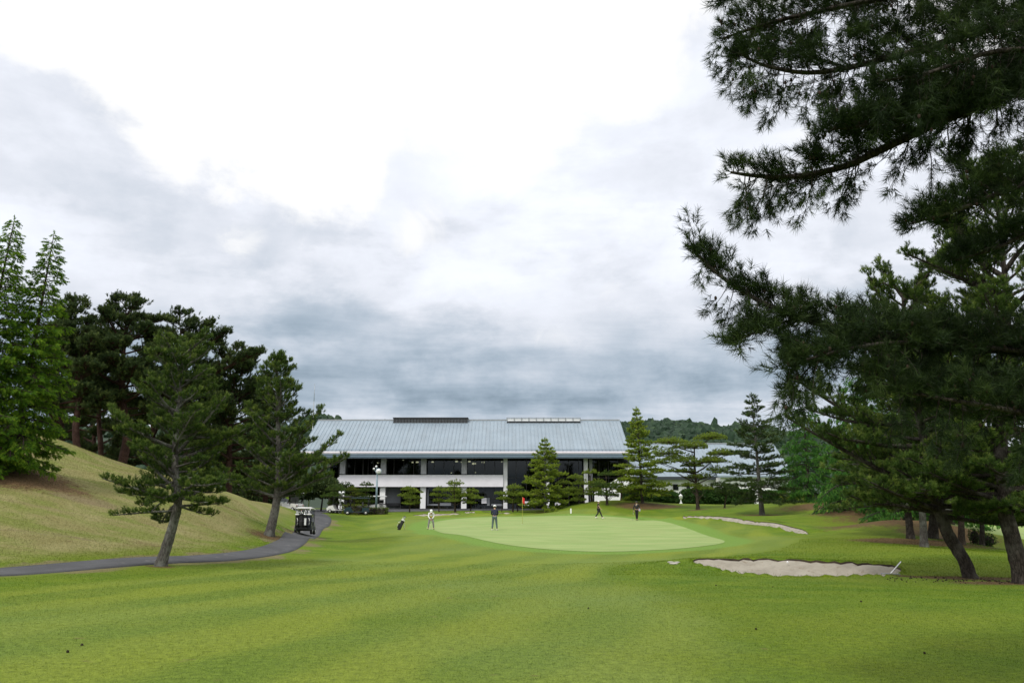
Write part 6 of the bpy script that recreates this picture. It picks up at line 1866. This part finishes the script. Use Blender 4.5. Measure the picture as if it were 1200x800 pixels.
# 1: putting, bent forward, facing the camera
pose = dict(stand); pose.update(pelvis=(0, .14, .90), chest=(0, -.06, 1.19), neck=(0, -.17, 1.33), head=(0, -.25, 1.42), face=(0, -.75, -.66),
    shL=(.18, -.09, 1.26), shR=(-.18, -.09, 1.26), elL=(.22, -.18, 1.00), elR=(-.22, -.18, 1.00), wrL=(.05, -.32, .82), wrR=(-.05, -.32, .80),
    hipL=(.10, .12, .86), hipR=(-.10, .12, .86), knL=(.18, .02, .48), knR=(-.18, .02, .48), anL=(.22, .06, .09), anR=(-.22, .06, .09))
M_yel = simple("yellow vest", (.50, .36, .05), .7, var=.15); M_whc = simple("white polo", (.75, .75, .73), .7, var=.04)
M_grt = simple("grey trousers", (.22, .21, .215), .7, var=.2, scale=8); M_navy = simple("navy jacket", (.014, .018, .05), .7, var=.2)
M_tealt = simple("grey green trousers", (.085, .125, .13), .7, var=.15); M_blk = simple("black cloth", (.012, .012, .014), .75, var=.3); M_sh = simple("white shoe", (.75, .75, .75), .5)
p = foot(505, 65.5)
pr_, P_ = person((p[0], p[1], p[2] + .012), R(5), pose, "golfer in white cap and yellow vest bending over a putt on the green", M_whc, M_grt, M_black, cap=M_white)
J = [(*Vector(pose['pelvis']), (.178, .14)), (*Vector(pose['pelvis']).lerp(Vector(pose['chest']), .45), (.178, .145)), (*Vector(pose['pelvis']).lerp(Vector(pose['chest']), .8), (.180, .15))]
skin_mesh("vest", J, [(0, 1), (1, 2)], M_yel, pr_)
club(pr_, (0, -.36, .84), (0, -.50, .02), "putter held low in both hands by the bending golfer")
# 2: standing with the back to the camera
pose = dict(stand); pose.update(head=(0, -.04, 1.61), face=(0, -1, -.35), elL=(.24, -.06, 1.14), elR=(-.24, -.06, 1.14), wrL=(.10, -.24, 1.00), wrR=(-.08, -.24, .98),
    knL=(.13, -.01, .50), knR=(-.13, -.01, .50), anL=(.17, 0, .09), anR=(-.17, 0, .09))
p = foot(579.6, 59)
pr_, _ = person((p[0], p[1], p[2] + .012), R(180), pose, "golfer in navy jacket and white cap with his back to us on the green", M_navy, M_tealt, M_sh, cap=M_white, scale=1.02)
club(pr_, (0, -.30, 1.0), (0, -.42, .02), "putter in front of the golfer in the navy jacket")
# 3: walking to the right
pose = dict(stand); pose.update(pelvis=(0, 0, .93), head=(0, -.02, 1.61), elL=(.22, .14, 1.14), elR=(-.24, -.10, 1.13), wrL=(.22, .10, .90), wrR=(-.22, -.26, .95),
    knL=(.09, -.20, .52), knR=(-.09, .05, .50), anL=(.09, -.36, .11), anR=(-.09, .30, .16), ftL=(0, -1, .1), ftR=(0, -1, -.5))
p = foot(701.5, 80.5)
pr_, _ = person((p[0], p[1], p[2] + .012), R(78), pose, "golfer in black with white cap and shoes striding right behind the green", M_blk, M_blk, M_sh, cap=M_white, sleeve=False)
t_ = MB(); t_.bbox(.27, -.02, .95, .05, .16, .40, .02); t_.build("towel", M_whc, pr_)
# 4: standing facing the camera with a putter and shoulder bag
pose = dict(stand); pose.update(anL=(.03, .0, .09), anR=(-.05, .03, .09), knL=(.06, -.03, .5), knR=(-.07, -.01, .5), wrR=(-.30, -.12, .88), elR=(-.30, .03, 1.13), wrL=(.20, -.14, .98), elL=(.27, .03, 1.13))
p = foot(746.5, 77.5)
pr_, _ = person((p[0], p[1], p[2] + .012), R(-8), pose, "golfer in black facing us at the green's back right, putter at his side", M_blk, M_blk, M_black, cap=M_black)
club(pr_, (-.31, -.18, .84), (-.42, -.22, .02), "putter at the side of the standing golfer in black")
co = MB(); co.lathe([(.07, 0), (.09, .05)], 10, (0, 0, 1.42)); co.build("collar", M_whc, pr_)
Mw = Matrix.Translation(pr_.location) @ Matrix.Rotation(pr_.rotation_euler.z, 4, 'Z'); q = Mw @ Vector((.26, -.16, .86))
b = MB(); b.bbox(0, 0, .08, .16, .09, .24, .02); b.tube([(-.06, 0, .19), (-.02, .02, .30), (.05, 0, .19)], .008, 5); o = b.build("pouch", simple("lilac pouch", (.45, .42, .50), .6)); o.location = q
tag(o, "pale lilac pouch held at the hip of the golfer in black", "pouch")
